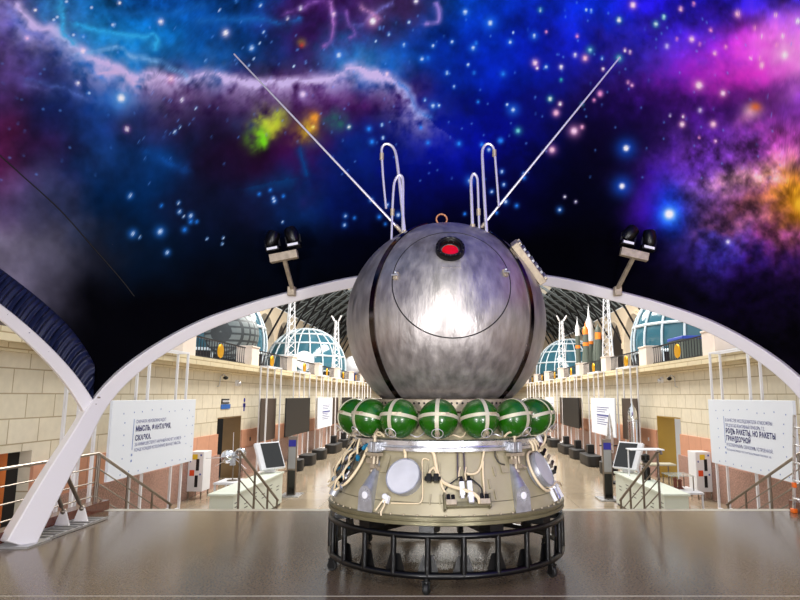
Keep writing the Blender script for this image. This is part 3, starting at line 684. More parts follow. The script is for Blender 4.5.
# gas bottles
BR, RB, BZ = 1.05, .194, 1.572
def ring_strip(R, half, thick, seg=56):
    return [(R, -half), (R + thick, -half), (R + thick, half), (R, half)]
proto = None
for k in range(16):
    az = -4 + 22.5 * k
    if proto is None:
        b0 = MB().sphere((0, 0, 0), RB, 40, 24).build('gas_bottle', M['green'], cap)
        # local frame: -y faces outward
        MB(Matrix.Rotation(rad(90), 4, 'Y')).ring(ring_strip(RB - .001, .019, .006), 56).build('upright_band', M['band'], b0)
        MB(Matrix.Rotation(rad(-16), 4, 'X')).ring(ring_strip(RB - .001, .017, .0075), 56).build('level_band', M['band'], b0)
        v = Vector((.02, -.8, -.62)).normalized()
        w = MB(frame_to(v, v * (RB - .006))); w.cyl((0, 0, 0), (0, 0, .045), .016, seg=10).cyl((0, 0, .02), (0, 0, .034), .026, seg=8).cyl((0, 0, .045), (0, 0, .07), .009, seg=8)
        w.build('outlet_valve', M['tan'], b0)
        MB(frame_to(v, v * (RB + .02))).torus(.055, .004, 28, 6).build('wire_guard', M['antenna'], b0)
        c = MB(); c.box((.055, -.183, .058), (.05, .02, .022), .25).box((.1, -.16, .058), (.03, .02, .022), .5); c.build('band_buckle', M['tan'], b0)
        proto = b0; b = b0
    else:
        b = proto.copy(); COL.objects.link(b)
        for ch in list(proto.children):
            d = ch.copy(); COL.objects.link(d); d.parent = b
    b.location = (BR * math.sin(rad(az)), -BR * math.cos(rad(az)), BZ)
    b.rotation_euler = (0, 0, rad(az) + (random.uniform(-.12, .12) if k else 0))
    if k == 0: b['label'] = 'green spherical gas bottle with cream straps'

# flange, cone, rim
MB().ring([(.94, 1.25), (1.05, 1.25), (1.066, 1.258), (1.066, 1.285), (1.045, 1.295), (1.042, 1.305), (1.05, 1.312), (1.05, 1.355), (1.035, 1.366), (.94, 1.37)], 128).build('upper_flange', M['alu'], cap)
cone = MB().lathe([(1.262, .68), (1.26, .70), (1.0, 1.25), (.95, 1.26)], 128, cap=False).build('module_cone', M['olive'], cap)
def conept(az, z, off=0.0):
    r = 1.0 + (1.25 - z) * .473 + off; a = rad(az)
    return Vector((r * math.sin(a), -r * math.cos(a), z + off * .45))
def conenorm(az):
    a = rad(az); return Vector((math.sin(a) * .888, -math.cos(a) * .888, .46))
MB().ring([(1.2, .69), (1.298, .692), (1.308, .685), (1.308, .664), (1.292, .658), (1.292, .648), (1.305, .642), (1.305, .612), (1.29, .604), (1.2, .604)], 128).build('lower_rim', M['olive_dark'], cap)
rb = None
for k in range(60):
    a = 2 * PI * k / 60
    if rb is None:
        rb = MB().cyl((0, 0, .688), (0, 0, .703), .009, seg=6).build('rim_bolt', M['tan'], cap); o = rb
    else:
        o = rb.copy(); COL.objects.link(o)
    o.location = (1.28 * math.cos(a), 1.28 * math.sin(a), 0)
MB().lathe([(.3, .61), (1.22, .61)], 64, cap=False).build('module_floor', M['olive_dark'], cap)
# faint panel line low on the cone
MB().torus(1.0 + (1.25 - .80) * .473 + .001, .004, 128, 6, .80).build('panel_seam', M['olive_dark'], cone)
# small fin tabs
for az, z in ((-16.8, 1.10), (-15.2, 1.10), (-9.3, 1.10), (-3.1, 1.105), (14.0, 1.013), (25.4, 1.058), (23.5, .857), (-7.0, .828), (-2.6, .83), (-11.5, .826), (30, 1.18), (21.5, .95)):
    MB(frame_to(conenorm(az), conept(az, z))).box((0, 0, .008), (.012, .09, .02)).build('fin_tab', M['olive'], cap)
# round covers
def dish(az, z, r, depth, tilt=0):
    n = conenorm(az + tilt)
    Mx = frame_to(n, conept(az, z, .01))
    d = MB(Mx).lathe([(r * .94, -.03), (r * .96, depth * .5), (r, depth * .55), (r, depth * .85), (r * .985, depth), (r * .93, depth), (r * .92, depth * .9), (r * .5, depth * .93), (0, depth * .95)], 64, cap=False).build('radiator_cover', M['alu_dull'], cap)
    MB(Mx).lathe([(r * .92, depth * .905), (r * .5, depth * .96), (0, depth * .98)], 64, cap=False).build('cover_face', M['disc'], d)
dish(-20.3, 1.0, .178, .075)
dish(58, 1.01, .19, .085, 6)
for az0, z0, r in ((58, 1.01, .215),):
    Mx = frame_to(conenorm(az0 + 6), conept(az0, z0, .03))
    P = [Mx @ Vector((r * math.cos(q), r * math.sin(q), 0)) for q in np.linspace(rad(60), rad(300), 26)]
    MB().tube(P, .014, 8).build('cover_hose', M['hose'], cap)

# nozzle fairings
def fairing(az, lean):
    """round topped plate on the rim, drawn back and up to a point on the cone"""
    ou = Vector((math.sin(rad(az)), -math.cos(rad(az)), 0)); sd = Vector((math.cos(rad(az)), math.sin(rad(az)), 0))
    rp = 1.292; hw = .088
    outl = [(-hw * 1.12, .69), (-hw * 1.04, .76)] + [(-hw * math.cos(q), .845 + hw * math.sin(q)) for q in np.linspace(0, PI, 15)] + [(hw * 1.04, .76), (hw * 1.12, .69)]
    n = len(outl); rows = 7; vs = []; fs = []
    for k in range(rows):
        f = k / (rows - 1)
        for s_, z in outl:
            # how far back this ray meets the cone
            t = max(.15, (rp - 1 - .473 * (1.25 - z)) / (.235 - .473 * .21)) + .05
            t = min(t, 1.25)
            q = f * t
            vs.append(tuple(ou * (rp - .235 * q) + sd * (s_ * (1 - .62 * q) + lean * .05 * q) + Vector((0, 0, z + .21 * q))))
    fs.append(tuple(range(n)))
    for k in range(rows - 1):
        for i in range(n - 1):
            a = k * n + i
            fs.append((a, a + n, a + n + 1, a + 1))
    f = MB().add(vs, fs).build('nozzle_fairing', M['alu_dull'], cap, sharp=40)
    fn = ou.copy(); ctr = ou * (rp + .001) + Vector((0, 0, .845))
    MB(frame_to(fn, ctr)).lathe([(.034, -.01), (.034, .006), (.0, .008)], 28, cap=False).build('white_plug', M['white'], f)
    rv = MB(frame_to(fn, ctr))
    for k in range(14): rv.sphere((.058 * math.cos(k * PI / 7), .058 * math.sin(k * PI / 7), 0), .006, 6, 4)
    rv.build('rivet_ring', M['alu'], f)
fairing(-37.5, -1.0)
fairing(35.5, 1.0)

# brackets on the upper flange
def bracket(az, flip):
    ou = Vector((math.sin(rad(az)), -math.cos(rad(az)), 0))
    Mx = frame_to(ou, ou * 1.09)
    b = MB(Mx).box((-.035, 1.285, 0), (.05, .10, .08)).box((.035, 1.285, 0), (.06, .10, .09)).box((0, 1.285, -.03), (.15, .085, .05)).build('separation_bracket', M['alu_dull'], cap, bevel=.006)
    m = MB(Mx)
    m.cyl((0, 1.22, .0), (0, 1.06, .02), .022).cyl((-.045, 1.2, .0), (-.045, 1.12, .01), .016).cyl((.05, 1.2, 0), (.05, 1.12, .01), .014)
    m.box((0, 1.215, .01), (.19, .03, .07)).box((-.055, 1.15, .02), (.045, .05, .05)).box((.02, 1.1, .03), (.06, .04, .05)).cyl((.06, 1.1, .03), (.11, 1.08, .04), .02)
    m.sphere((0, 1.05, .03), .032, 10, 8)
    m.build('release_mechanism', M['tan'], b)
    t = MB(Mx); t.cyl((0, 1.33, 0), (0, 1.42, 0), .018).cyl((0, 1.38, 0), (0, 1.4, 0), .032).cyl((0.0, 1.42, 0), (flip * .05, 1.46, .01), .012)
    t.build('pipe_union', M['tan'], b)
    P = [Mx @ Vector(p) for p in ((flip * .03, 1.41, .01), (flip * .07, 1.435, .03), (flip * .13, 1.43, .04), (flip * .19, 1.40, .05))]
    MB().tube([tuple(p) for p in catmull(P, 6)], .01, 6).build('union_hose', M['hose'], b)
    pl = Matrix(Mx); MB(frame_to(conenorm(az + flip * 7.5), conept(az + flip * 7.5, 1.13, .01))).prism([(-.045, -.1), (.04, -.1), (.03, .07), (-.035, .1)], 0, .008).build('bracket_plate', M['olive'], b)
bracket(-41.5, 1)
bracket(39.5, -1)

# hoses and cables
def hose(name, pts, r, m, off=.02, seg=7, label=None):
    P = [tuple(conept(a, z, off)) if len(q) == 2 else tuple(conept(a, z, q[2])) for q in pts for a, z in [q[:2]]]
    o = MB().tube([tuple(p) for p in catmull(P, 5)], r, seg).build(name, m, cap)
    if label: o['label'] = label
    return o
hose('cable', [(-7.2, 1.24, .05), (-6.1, 1.20), (-5.2, 1.13), (-4, 1.05), (-2.4, .99), (1.5, .94, .04), (6.5, .90, .07), (11, .86, .09), (13.4, .82, .09), (14.2, .775, .07)], .017, M['hose'], .025, label='thick cream cable sweeping across the front of the cone')
hose('cable', [(-2.6, .99), (-1.6, .93), (-.2, .88), (.3, .83), (1.2, .80)], .011, M['hose'])
hose('pipe', [(-9, 1.17), (-11.3, 1.185), (-12.7, 1.16), (-11.6, 1.03), (-10.6, .86), (-11.2, .80), (-13, .79), (-19, .785), (-25, .78)], .007, M['hose'], .012)
hose('cable', [(20.9, 1.24, .05), (20.4, 1.19), (18.4, 1.11), (15.9, 1.056), (12.6, 1.04), (10.1, 1.05)], .011, M['hose'])
hose('cable', [(20, 1.15), (19.1, 1.08), (18.4, .99), (17.9, .89), (17.2, .80)], .010, M['hose'])
hose('cable', [(11, 1.0, .05), (13.5, .96, .06), (15.8, .90, .07), (15.4, .83, .06), (13, .79, .05)], .008, M['rubber'])
hose('cable', [(6.6, 1.01, .05), (3.2, .97, .04), (.6, .93, .03), (-.6, .90)], .007, M['rubber'])
hose('cable', [(-22.8, 1.25, .06), (-22.6, 1.2), (-22.2, 1.14)], .016, M['hose'])
hose('cable', [(27.5, 1.24, .05), (28, 1.19), (29.5, 1.13), (32.5, 1.11)], .008, M['hose_dark'])
for az, z0, z1 in ((6.2, 1.24, 1.0), (9.6, 1.24, 1.0)):
    hose('rod', [(az, z0), (az - .3, (z0 + z1) / 2), (az - .6, z1)], .009, M['steel'], .035)
for az in (6.0, 9.0):
    hose('cable', [(az + 1.2, 1.1, .03), (az + .3, 1.04, .04), (az + .3, .98, .05)], .008, M['hose'])
# double plug
Mx = frame_to(conenorm(-6.3), conept(-6.3, 1.0, .015))
pg = MB(Mx).box((-.035, 0, .03), (.05, .075, .06)).box((.035, 0, .03), (.05, .075, .06)).box((0, -.0, .015), (.16, .04, .03)).build('double_plug', M['black'], cap, bevel=.006)
MB(Mx).tube([(-.035, .035, .03), (-.03, .07, .03), (-.01, .1, .02)], .012, 6).tube([(.035, .035, .03), (.03, .07, .03), (.0, .11, .02)], .012, 6).build('plug_leads', M['hose'], pg)
# thruster block low on the front
Mx = frame_to(conenorm(9.2), conept(9.2, .80, .0))
tb = MB(Mx).box((0, -.03, .03), (.44, .045, .06)).box((-.215, .0, .04), (.02, .16, .08)).box((.215, -.0, .04), (.02, .13, .08)).build('thruster_block', M['olive_dark'], cap, bevel=.005)
for sx in (-.16, .16):
    k = MB(Mx).box((sx, -.02, .07), (.10, .05, .07)).build('end_block', M['tan'], tb, bevel=.004)
    MB(Mx).cyl((sx - .02, .01, .07), (sx - .02, .06, .07), .018, seg=8).cyl((sx + .025, .01, .07), (sx + .025, .055, .07), .018, seg=8).build('black_plugs', M['black'], k)
for sx, h in ((-.045, .19), (.03, .2)):
    c = MB(Mx).box((sx, h * .58, .075), (.046, .13, .046)).cyl((sx, .02, .075), (sx, .06, .075), .018).build('valve_cylinder', M['white'], tb, bevel=.005)
    MB(Mx).cyl((sx, h * .58 + .065, .075), (sx, h * .58 + .115, .075), .016, seg=8).box((sx, h * .58 + .08, .075), (.04, .02, .04)).build('valve_cap', M['black'], c)
MB(Mx).cyl((.03, -.03, .1), (.03, .06, .1), .026, seg=14).cyl((.03, .02, .1), (.03, .035, .1), .034, seg=14).build('white_nozzle', M['white'], tb)
MB(Mx).lathe([(.05, 0), (.05, .1), (.03, .11)], 4).build('base_clip', M['olive_dark'], tb) if False else None
# small white fitting left of the round cover
Mx = frame_to(conenorm(-27.2), conept(-27.2, .80, .01))
sf = MB(Mx).box((0, 0, .02), (.05, .07, .04)).sphere((-.01, .02, .05), .03, 10, 8).build('white_fitting', M['white'], cap)
MB(Mx).tube([(0, -.02, .04), (.01, -.07, .05), (.0, -.13, .06), (.005, -.16, .05)], .008, 6).tube([(-.02, -.0, .04), (-.05, -.06, .04), (-.07, -.12, .05)], .008, 6).build('fitting_leads', M['hose'], sf)

# hose harness on the left flank
rs = random.Random(4)
for k in range(9):
    a0 = -52 - 3.6 * k
    pts = []
    for j in range(7):
        z = 1.30 - j * .085
        pts.append((a0 - j * .9 + rs.uniform(-1.6, 1.6), z, .05 + rs.uniform(0, .07)))
    hose('harness_hose', pts, .011, M['hose'] if k % 3 else M['hose_dark'])
hose('harness_hose', [(-50, 1.31, .06), (-50.5, 1.22, .05), (-52, 1.1, .04), (-53.5, .98, .05), (-55.5, .88, .07), (-60, .84, .08), (-64, .88, .08), (-66, .95, .07)], .015, M['hose'])
for k in range(34):
    az = -53 - .9 * k + rs.uniform(-1, 1) * 2; z = 1.24 - (k * 5 % 9) * .052 + rs.uniform(-.02, .02)
    Mx = frame_to(conenorm(az), conept(az, z, .07)) @ Matrix.Rotation(rs.uniform(-.8, .8), 4, 'Z')
    v = MB(Mx).cyl((0, -.032, 0), (0, .032, 0), .018, seg=10).cyl((0, -.012, 0), (0, .012, 0), .025, seg=6).cyl((0, .03, 0), (0, .055, 0), .010, seg=8)
    v.build('valve', M[('bluefit', 'steel', 'black', 'alu')[k % 4]], cap)
for k in range(6):
    az = -58 - 3.5 * k; z = 1.34 + rs.uniform(-.02, .06)
    Mx = frame_to(conenorm(az), conept(az, z, .13))
    MB(Mx).box((0, 0, 0), (.05, .06, .05)).cyl((-.05, 0, 0), (.05, .01, .01), .014, seg=8).sphere((0, .04, .02), .025, 8, 6).build('pipe_joint', M['steel' if k % 2 else 'tan'], cap)
    P = [Mx @ Vector(p) for p in ((0, .02, 0), (.03, .08, .02), (.0, .13, .0), (-.04, .16, -.05))]
    MB().tube([tuple(p) for p in catmull(P, 5)], .010, 6).build('feed_pipe', M['antenna'], cap)
Mx = frame_to(conenorm(-68), conept(-68, .80, .02))
MB(Mx).cyl((0, -.07, .03), (0, .09, .03), .045, seg=14).cyl((0, .09, .03), (0, .12, .03), .028, seg=12).build('pressure_tank', M['alu_dull'], cap)
Mx = frame_to(conenorm(-77), conept(-77, .83, .02))
MB(Mx).box((0, 0, .03), (.07, .09, .06)).build('white_box', M['white'], cap, bevel=.008)
# fittings on the right flank
for k in range(5):
    az = 66 + 4 * k; z = 1.22 - .07 * k
    Mx = frame_to(conenorm(az), conept(az, z, .05))
    MB(Mx).box((0, 0, .0), (.05, .05, .06)).cyl((0, 0, .02), (.05, .03, .05), .018, seg=8).build('valve', M[('steel', 'black', 'tan')[k % 3]], cap)
for k in range(3):
    hose('harness_hose', [(56 + 4 * k, 1.33, .06), (57 + 4 * k, 1.26, .08), (58 + 4.5 * k, 1.2, .06)], .014, M['hose'])
hose('harness_hose', [(64, 1.33, .1), (68, 1.36, .14), (72, 1.30, .16), (71, 1.24, .12), (67, 1.22, .08)], .012, M['hose'])
Mx = frame_to(conenorm(70), conept(70, 1.30, .1))
MB(Mx).torus(.05, .016, 20, 8).build('white_ring', M['white'], cap)
for k in range(3):
    az = 61 + 6 * k
    MB(frame_to(conenorm(az), conept(az, .77, .02))).cyl((0, -.07, .02), (0, .11, .02), .022, seg=10).cyl((0, .05, .02), (0, .07, .02), .03, seg=8).build('actuator', M['white' if k != 1 else 'alu'], cap)
hose('harness_hose', [(56, .86, .04), (60, .84, .06), (66, .86, .08), (72, .84, .08), (78, .80, .07)], .011, M['hose'])
# supply pipes behind the gas bottles
for k in range(16):
    az = -4 + 22.5 * k + 11
    P = [(.98, az - 5, 1.40), (1.09, az - 3, 1.42), (1.1, az + 1, 1.40), (1.02, az + 4, 1.46), (.98, az + 2, 1.6)]
    P = [(r * math.sin(rad(a)), -r * math.cos(rad(a)), z) for r, a, z in P]
    MB().tube([tuple(p) for p in catmull(P, 5)], .006, 6).build('supply_pipe', M['antenna' if k % 2 else 'hose'], cap)

# ------------------------------------------------------------ the black stand
stand = thing('display_stand', 'round black tubular stand on castors under the space capsule', 'stand', (CAPX, CAPY, 0))
MB().torus(1.274, .030, 128, 12, .515).build('top_ring', M['black'], stand)
MB().torus(1.274, .031, 128, 12, .165).build('bottom_ring', M['black'], stand)
p0 = g0 = None
for k in range(24):
    a = rad(7.5 + 15 * k)
    if p0 is None:
        p0 = MB().cyl((0, 0, .165), (0, 0, .515), .027, seg=14).build('post', M['black'], stand); p = p0
        Mx = Matrix.Translation((0, .035, 0)) @ Matrix.Rotation(PI / 2, 4, 'X')
        g0 = MB(Mx).prism([(-.105, .165), (.105, .165), (.05, .34), (-.05, .34)], -.006, .006).build('gusset', M['black'], stand); g = g0
    else:
        p = p0.copy(); COL.objects.link(p); g = g0.copy(); COL.objects.link(g)
    for o in (p, g):
        o.location = (1.278 * math.sin(a), -1.278 * math.cos(a), 0); o.rotation_euler = (0, 0, a)
for k in range(12):
    a = 30 * k - 8
    Mx = Matrix.Rotation(rad(a), 4, 'Z')
    MB(Mx).prism([(-.07, -1.28), (.07, -1.28), (.10, -1.1), (-.10, -1.1)], .53, .604).build('rest_pad', M['black'], stand)
for k in range(3):
    Mx = Matrix.Rotation(rad(60 * k + 22), 4, 'Z')
    MB(Mx).box((0, 0, .50 - .0), (.07, 2.5, .05)).build('cross_beam', M['black'], stand)
c0 = None
for az in (-8, 57, 112, 172, -130, -69):
    a = rad(az); loc = (1.27 * math.sin(a), -1.27 * math.cos(a), 0)
    if c0 is None:
        c0 = MB().cyl((0, 0, .10), (0, 0, .165), .03, seg=14).box((-.03, .0, .075), (.01, .06, .09)).box((.03, .0, .075), (.01, .06, .09)).box((0, 0, .118), (.07, .07, .012)).build('castor', M['black'], stand, bevel=.003)
        MB(Matrix.Translation((0, .0, .052)) @ Matrix.Rotation(PI / 2, 4, 'Y')).lathe([(.012, -.022), (.045, -.022), (.052, -.014), (.052, .014), (.045, .022), (.012, .022)], 28).build('wheel', M['rubber'], c0)
        c = c0
    else:
        c = c0.copy(); COL.objects.link(c)
        for ch in list(c0.children):
            d = ch.copy(); COL.objects.link(d); d.parent = c
    c.location = loc; c.rotation_euler = (0, 0, a + rs.uniform(-.6, .6))
# ------------------------------------------------------------------ the hall
LZ = -1.25          # lower hall floor
W = 8.0             # half width between the hall walls
GZ = 2.98           # gallery level
YE = 92.0           # far end
PE = 10.36          # platform edge

struct(MB().box((0, (PE - 9) / 2 - .09, -.15), (11.0, PE + 9 - .18, .3)).build('floor', M['floor']))
# brass strips let into the platform
for k, (x0, y0, x1, y1) in enumerate(((-5.4, 5.96, 5.4, 5.98),)):
    struct(MB().box(((x0 + x1) / 2, (y0 + y1) / 2, .0012), (x1 - x0, .012, .0024)).build('trim_1', M['edge']))
struct(MB().box((0, PE - .09, -.02), (11.0, .18, .045)).build('trim_2', M['edge']))
struct(MB().box((0, PE - .16, LZ / 2 - .02), (10.9, .12, -LZ - .04)).build('wall_platform', M['edge']))
struct(MB().box((0, 42, LZ - .1), (2 * W + 1.4, 102, .2)).build('floor', M['floor_low']))
for s, nm in ((-1, 'left'), (1, 'right')):
    struct(MB().box((s * 5.55, .68, -.55), (.2, 19.3, 1.4)).build('baseboard_platform_' + nm, M['red_granite']))
for s in (-1, 1):
    st = MB()
    for k in range(7):
        h = -LZ - .156 * (k + 1)
        st.box((s * 4.7, PE + .16 + k * .32, LZ + h / 2), (2.3, .32, h))
    struct(st.build('stairs', M['edge']))

DY0, DY1, DZ = 21.8, 24.3, 1.05      # doors in the side walls
NY0, NY1, NZ = 9.4, 12.2, .77      # wooden door near the platform, left wall
for s, nm in ((-1, 'left'), (1, 'right')):
    xc = s * (W + .31)
    ops = [(DY0, DY1, DZ)] + ([(NY0, NY1, NZ)] if s < 0 else [])
    ops.sort()
    def run(x, th, z0, z1):
        m = MB(); y = -4.0
        for a, b, zt in ops:
            m.box((x, (y + a) / 2, (z0 + z1) / 2), (th, a - y, z1 - z0))
            if z1 > zt: m.box((x, (a + b) / 2, (max(zt, z0) + z1) / 2), (th, b - a, z1 - max(zt, z0)))
            y = b
        m.box((x, (y + YE) / 2, (z0 + z1) / 2), (th, YE - y, z1 - z0))
        return m
    struct(run(xc, .62, LZ, GZ - .1).build('wall_' + nm, M['stone']))
    struct(run(s * (W - .03), .06, -.19, .50).build('baseboard_' + nm, M['salmon']))
    struct(run(s * (W - .075), .15, LZ, -.19).build('baseboard_' + nm, M['pink_granite']))
    c = MB(); c.box((s * (W - .1), 44, GZ - .12), (.62, 96, .24)).box((s * (W + .0), 44, GZ - .31), (.36, 96, .16))
    struct(c.build('trim_' + ('3' if s < 0 else '4'), M['ledge']))
    struct(MB().box((s * (W + 4.2), 44, GZ - .12), (8.0, 96, .22)).build('floor_gallery_' + nm, M['pale']))
    # upper wall with arched openings
    up = MB(Matrix.Identity(4)); X = 16.0; zs = 9.9
    Mx = Matrix(((0, 0, s, s * X), (1, 0, 0, 0), (0, 1, 0, 0), (0, 0, 0, 1)))
    up.at(Mx); y = 14.0; trims = MB(Mx); pil = MB(Mx)
    for k in range(11):
        yc = 20.9 + 6.5 * k; hw = 2.8; spr = 6.05
        up.prism([(y, GZ), (yc - hw, GZ), (yc - hw, zs), (y, zs)], 0, .5)
        arc = [(yc + hw * math.cos(q), spr + hw * math.sin(q)) for q in np.linspace(PI, 0, 17)]
        for i in range(16):
            (a0, b0), (a1, b1) = arc[i], arc[i + 1]
            up.prism([(a0, b0), (a1, b1), (a1, zs), (a0, zs)], 0, .5)
        for i in range(16):
            q0, q1 = PI - PI * i / 16, PI - PI * (i + 1) / 16
            trims.prism([(yc + r * math.cos(q), spr + r * math.sin(q)) for r, q in ((2.82, q0), (2.82, q1), (3.05, q1), (3.05, q0))], -.12, 0)
        y = yc + hw
    up.prism([(y, GZ), (YE, GZ), (YE, zs), (y, zs)], 0, .5)
    struct(up.build('wall_upper_' + nm, M['gallery']))
    struct(trims.build('trim_' + ('5' if s < 0 else '6'), M['gallery']))
    struct(MB().box((s * 18.6, 52, 6.4), (.2, 78, 7.0)).build('wall_gallery_back_' + nm, M['brown_panel']))
    # door: painted reveal and the room beyond
    d = MB()
    d.box((s * (W + .34), DY1 - .02, (LZ + DZ) / 2), (.66, .05, DZ - LZ)).box((s * (W + .34), (DY0 + DY1) / 2, DZ - .02), (.66, DY1 - DY0, .05)).box((s * (W + .34), DY0 + .02, (LZ + DZ) / 2), (.66, .05, DZ - LZ))
    struct(d.build('door_' + ('1' if s < 0 else '2'), M['gold_brown'] if s < 0 else M['gold_wall']))
    r = MB(); r.box((s * (W + 3.0), DY1 + .6, (LZ + DZ) / 2), (4.7, .1, DZ - LZ + 1)).box((s * (W + 5.3), (DY0 + DY1) / 2, (LZ + DZ) / 2), (.1, 4, DZ - LZ + 1))
    struct(r.build('wall_room_' + nm, M['dark'] if s < 0 else M['pale']))
struct(MB().box((0, YE, 8.5), (34, .4, 22)).build('wall_back', M['gallery']))
for k in range(3):
    xc = (k - 1) * 5.0; hw = 1.7 if k == 1 else 1.3; zs_ = 4.2 if k == 1 else 3.0
    arc = [(xc - hw, LZ), (xc + hw, LZ)] + [(xc + hw * math.cos(q), zs_ + hw * math.sin(q)) for q in np.linspace(0, PI, 17)]
    d = MB(Matrix(((1, 0, 0, 0), (0, 0, -1, YE - .2), (0, 1, 0, 0), (0, 0, 0, 1)))).prism(arc, 0, .12).build('door_%d' % (k + 4), M['brown_panel']); struct(d)
    MB(Matrix(((1, 0, 0, 0), (0, 0, -1, YE - .2), (0, 1, 0, 0), (0, 0, 0, 1)))).tube([(x, y, .1) for x, y in arc[1:]] + [(xc - hw, LZ, .1)], .14, 6).build('door_surround', M['ledge'], d)
# wooden door near the platform
dr = MB().box((-W - .19, NY0 + 1.2, (LZ + NZ) / 2), (.06, 2.36, NZ - LZ - .02)).build('door_3', M['wood'], bevel=.01); struct(dr)
fr = MB().box((-W - .33, (NY0 + NY1) / 2, (LZ + NZ) / 2), (.2, NY1 - NY0, NZ - LZ - .02)).build('door_gap', M['dark'], dr)

# glazed vault on steel ribs
ceil = thing('ceiling', None, None); ceil['kind'] = 'structure'
def vault(x, off=0.0):
    u = abs(x) / 16.0
    return 9.9 + off + 8.4 * (1 - u ** 1.6)
def slab(x0, x1, n=8, ya=24.0):
    vs = []; fs = []
    for i in range(n + 1):
        x = x0 + (x1 - x0) * i / n
        for y in (ya, YE):
            for o in (.45, .6): vs.append((x, y, vault(x, o)))
    for i in range(n):
        b = i * 4
        for q in ((0, 4, 6, 2), (1, 3, 7, 5)): fs.append(tuple(b + k for k in q))
    return MB().add(vs, fs)
for x0, x1 in ((-16.3, -11.6), (-9.8, -2.2), (2.2, 9.8), (11.6, 16.3)):
    slab(x0, x1).build('roof_lining', M['roof'], ceil)
slab(-2.2, 2.2, 4, 58.0).build('roof_lining', M['roof'], ceil)
rb0 = None
for k in range(23):
    y = 25.5 + 3.0 * k
    if rb0 is None:
        m = MB(); xs = np.linspace(-16, 16, 33)
        m.tube([(x, 0, vault(x, .30)) for x in xs], .085, 6); m.tube([(x, 0, vault(x, -.35)) for x in xs], .06, 6)
        for i in range(32): m.cyl((xs[i], 0, vault(xs[i], .30 if i % 2 else -.35)), (xs[i + 1], 0, vault(xs[i + 1], -.35 if i % 2 else .30)), .03, seg=5)
        rb0 = m.build('roof_rib', M['rib'], ceil); r = rb0
        dg = MB()
        for s in (-1, 1): dg.cyl((s * 15.9, 0, 6.6), (s * 13.2, 0, vault(13.2, -.3)), .09, seg=6)
        dg0 = dg.build('roof_strut', M['rail_dark'], ceil)
        d = dg0
    else:
        r = rb0.copy(); COL.objects.link(r); d = dg0.copy(); COL.objects.link(d)
    r.location = (0, y, 0); d.location = (0, y + 1.5, 0)
for x in (-13.6, -11.7, -9.7, -6.5, -2.3, 2.3, 6.5, 9.7, 11.7, 13.6):
    MB().cyl((x, 24, vault(x, .2)), (x, YE, vault(x, .2)), .09 if abs(x) in (9.7, 6.5) else .06, seg=6).build('roof_purlin', M['rib'], ceil)

# ------------------------------------------------- white exhibit frames, panels
FX = 7.2
frame_spans = [(12.35, 12.95), (15.1, 17.3), (25.0, 27.0), (30.4, 32.6), (35.6, 37.6), (40.2, 42.2), (45.2, 47.2), (50.5, 52.5), (56, 58)]
ORD = ['nearest the platform', 'second from the platform', 'third from the platform', 'fourth from the platform', 'fifth from the platform', 'sixth from the platform', 'seventh from the platform', 'eighth from the platform', 'farthest from the platform']
for s, side in ((-1, 'left'), (1, 'right')):
    for i, (a, b) in enumerate(frame_spans):
        t = thing('exhibit_scaffold', 'white tubular exhibit scaffold along the %s hall wall, %s' % (side, ORD[i]), 'scaffold', (s * FX, a, LZ), 0, 'white scaffolds along the %s wall' % side)
        L = b - a; H = 3.0 - LZ; o = s * .06
        for y in (0, L):
            for dx in (o, o + s * .28):
                MB().bar((dx, y, 0), (dx, y, H), .055).build('post', M['white'], t)
        MB().bar((o, 0, H - .03), (o, L, H - .03), .05).bar((o + s * .28, 0, H - .03), (o + s * .28, L, H - .03), .05).bar((o, 0, H - .03), (o + s * .28, 0, H - .03), .05).bar((o, L, H - .03), (o + s * .28, L, H - .03), .05).build('top_rail', M['white'], t)
        MB().bar((o, 0, .05), (o, L, .05), .07).bar((o + s * .28, 0, .05), (o + s * .28, L, .05), .05).build('bottom_rail', M['white'], t)
        if i >= 2:
            MB().box((o + s * .2, L / 2, 2.1), (.03, L * 1.1, 1.7)).build('back_board', M['brown_panel'], t, bevel=.01)

def text_mesh(lines, s, y_of, z_of, parent, mat_):
    """lines: (string, distance along the panel, height, size, width, bold)"""
    for body, u0, z, size, width, bold in lines:
        c = bpy.data.curves.new('lettering', 'FONT'); c.body = body; c.size = size
        if bold: c.offset = size * .034; c.space_character = 1.1
        tmp = bpy.data.objects.new('lettering', c); COL.objects.link(tmp)
        me = bpy.data.meshes.new_from_object(tmp.evaluated_get(bpy.context.evaluated_depsgraph_get()))
        bpy.data.objects.remove(tmp); bpy.data.curves.remove(c)
        co = np.zeros(len(me.vertices) * 3); me.vertices.foreach_get('co', co); co = co.reshape(-1, 3)
        w = co[:, 0].max() - co[:, 0].min(); kx = width / w
        out = np.zeros_like(co)
        # seen from inside the hall the text runs away along the left wall, towards us on the right
        d = 1 if s < 0 else -1
        out[:, 0] = -s * .034
        out[:, 1] = y_of + d * (u0 + (co[:, 0] - co[:, 0].min()) * kx); out[:, 2] = z_of + z + co[:, 1]
        me.vertices.foreach_set('co', out.ravel()); me.update()
        me.materials.clear(); me.materials.append(M['navy'] if bold else M['navy_light'])
        o = bpy.data.objects.new('lettering', me); COL.objects.link(o); o.parent = parent
def panel(s, y0, y1, mat_, label, name='information_board', group=None, z0=.02, z1=1.70):
    t = thing(name, label, 'board', (s * (FX - .06), (y0 + y1) / 2, z0), 0, group)
    b = MB().box((0, 0, (z1 - z0) / 2), (.06, y1 - y0, z1 - z0)).build('board', mat_, t, bevel=.006)
    for q in (-.3, .3):
        MB().box((s * .045, q * (y1 - y0), (z1 - z0) * .75), (.05, .1, .1)).build('hanger', M['steel'], t)
    return t
pl = panel(-1, 13.3, 17.65, M['panel_white'], 'big white board with a navy quotation on thought and fantasy, left wall')
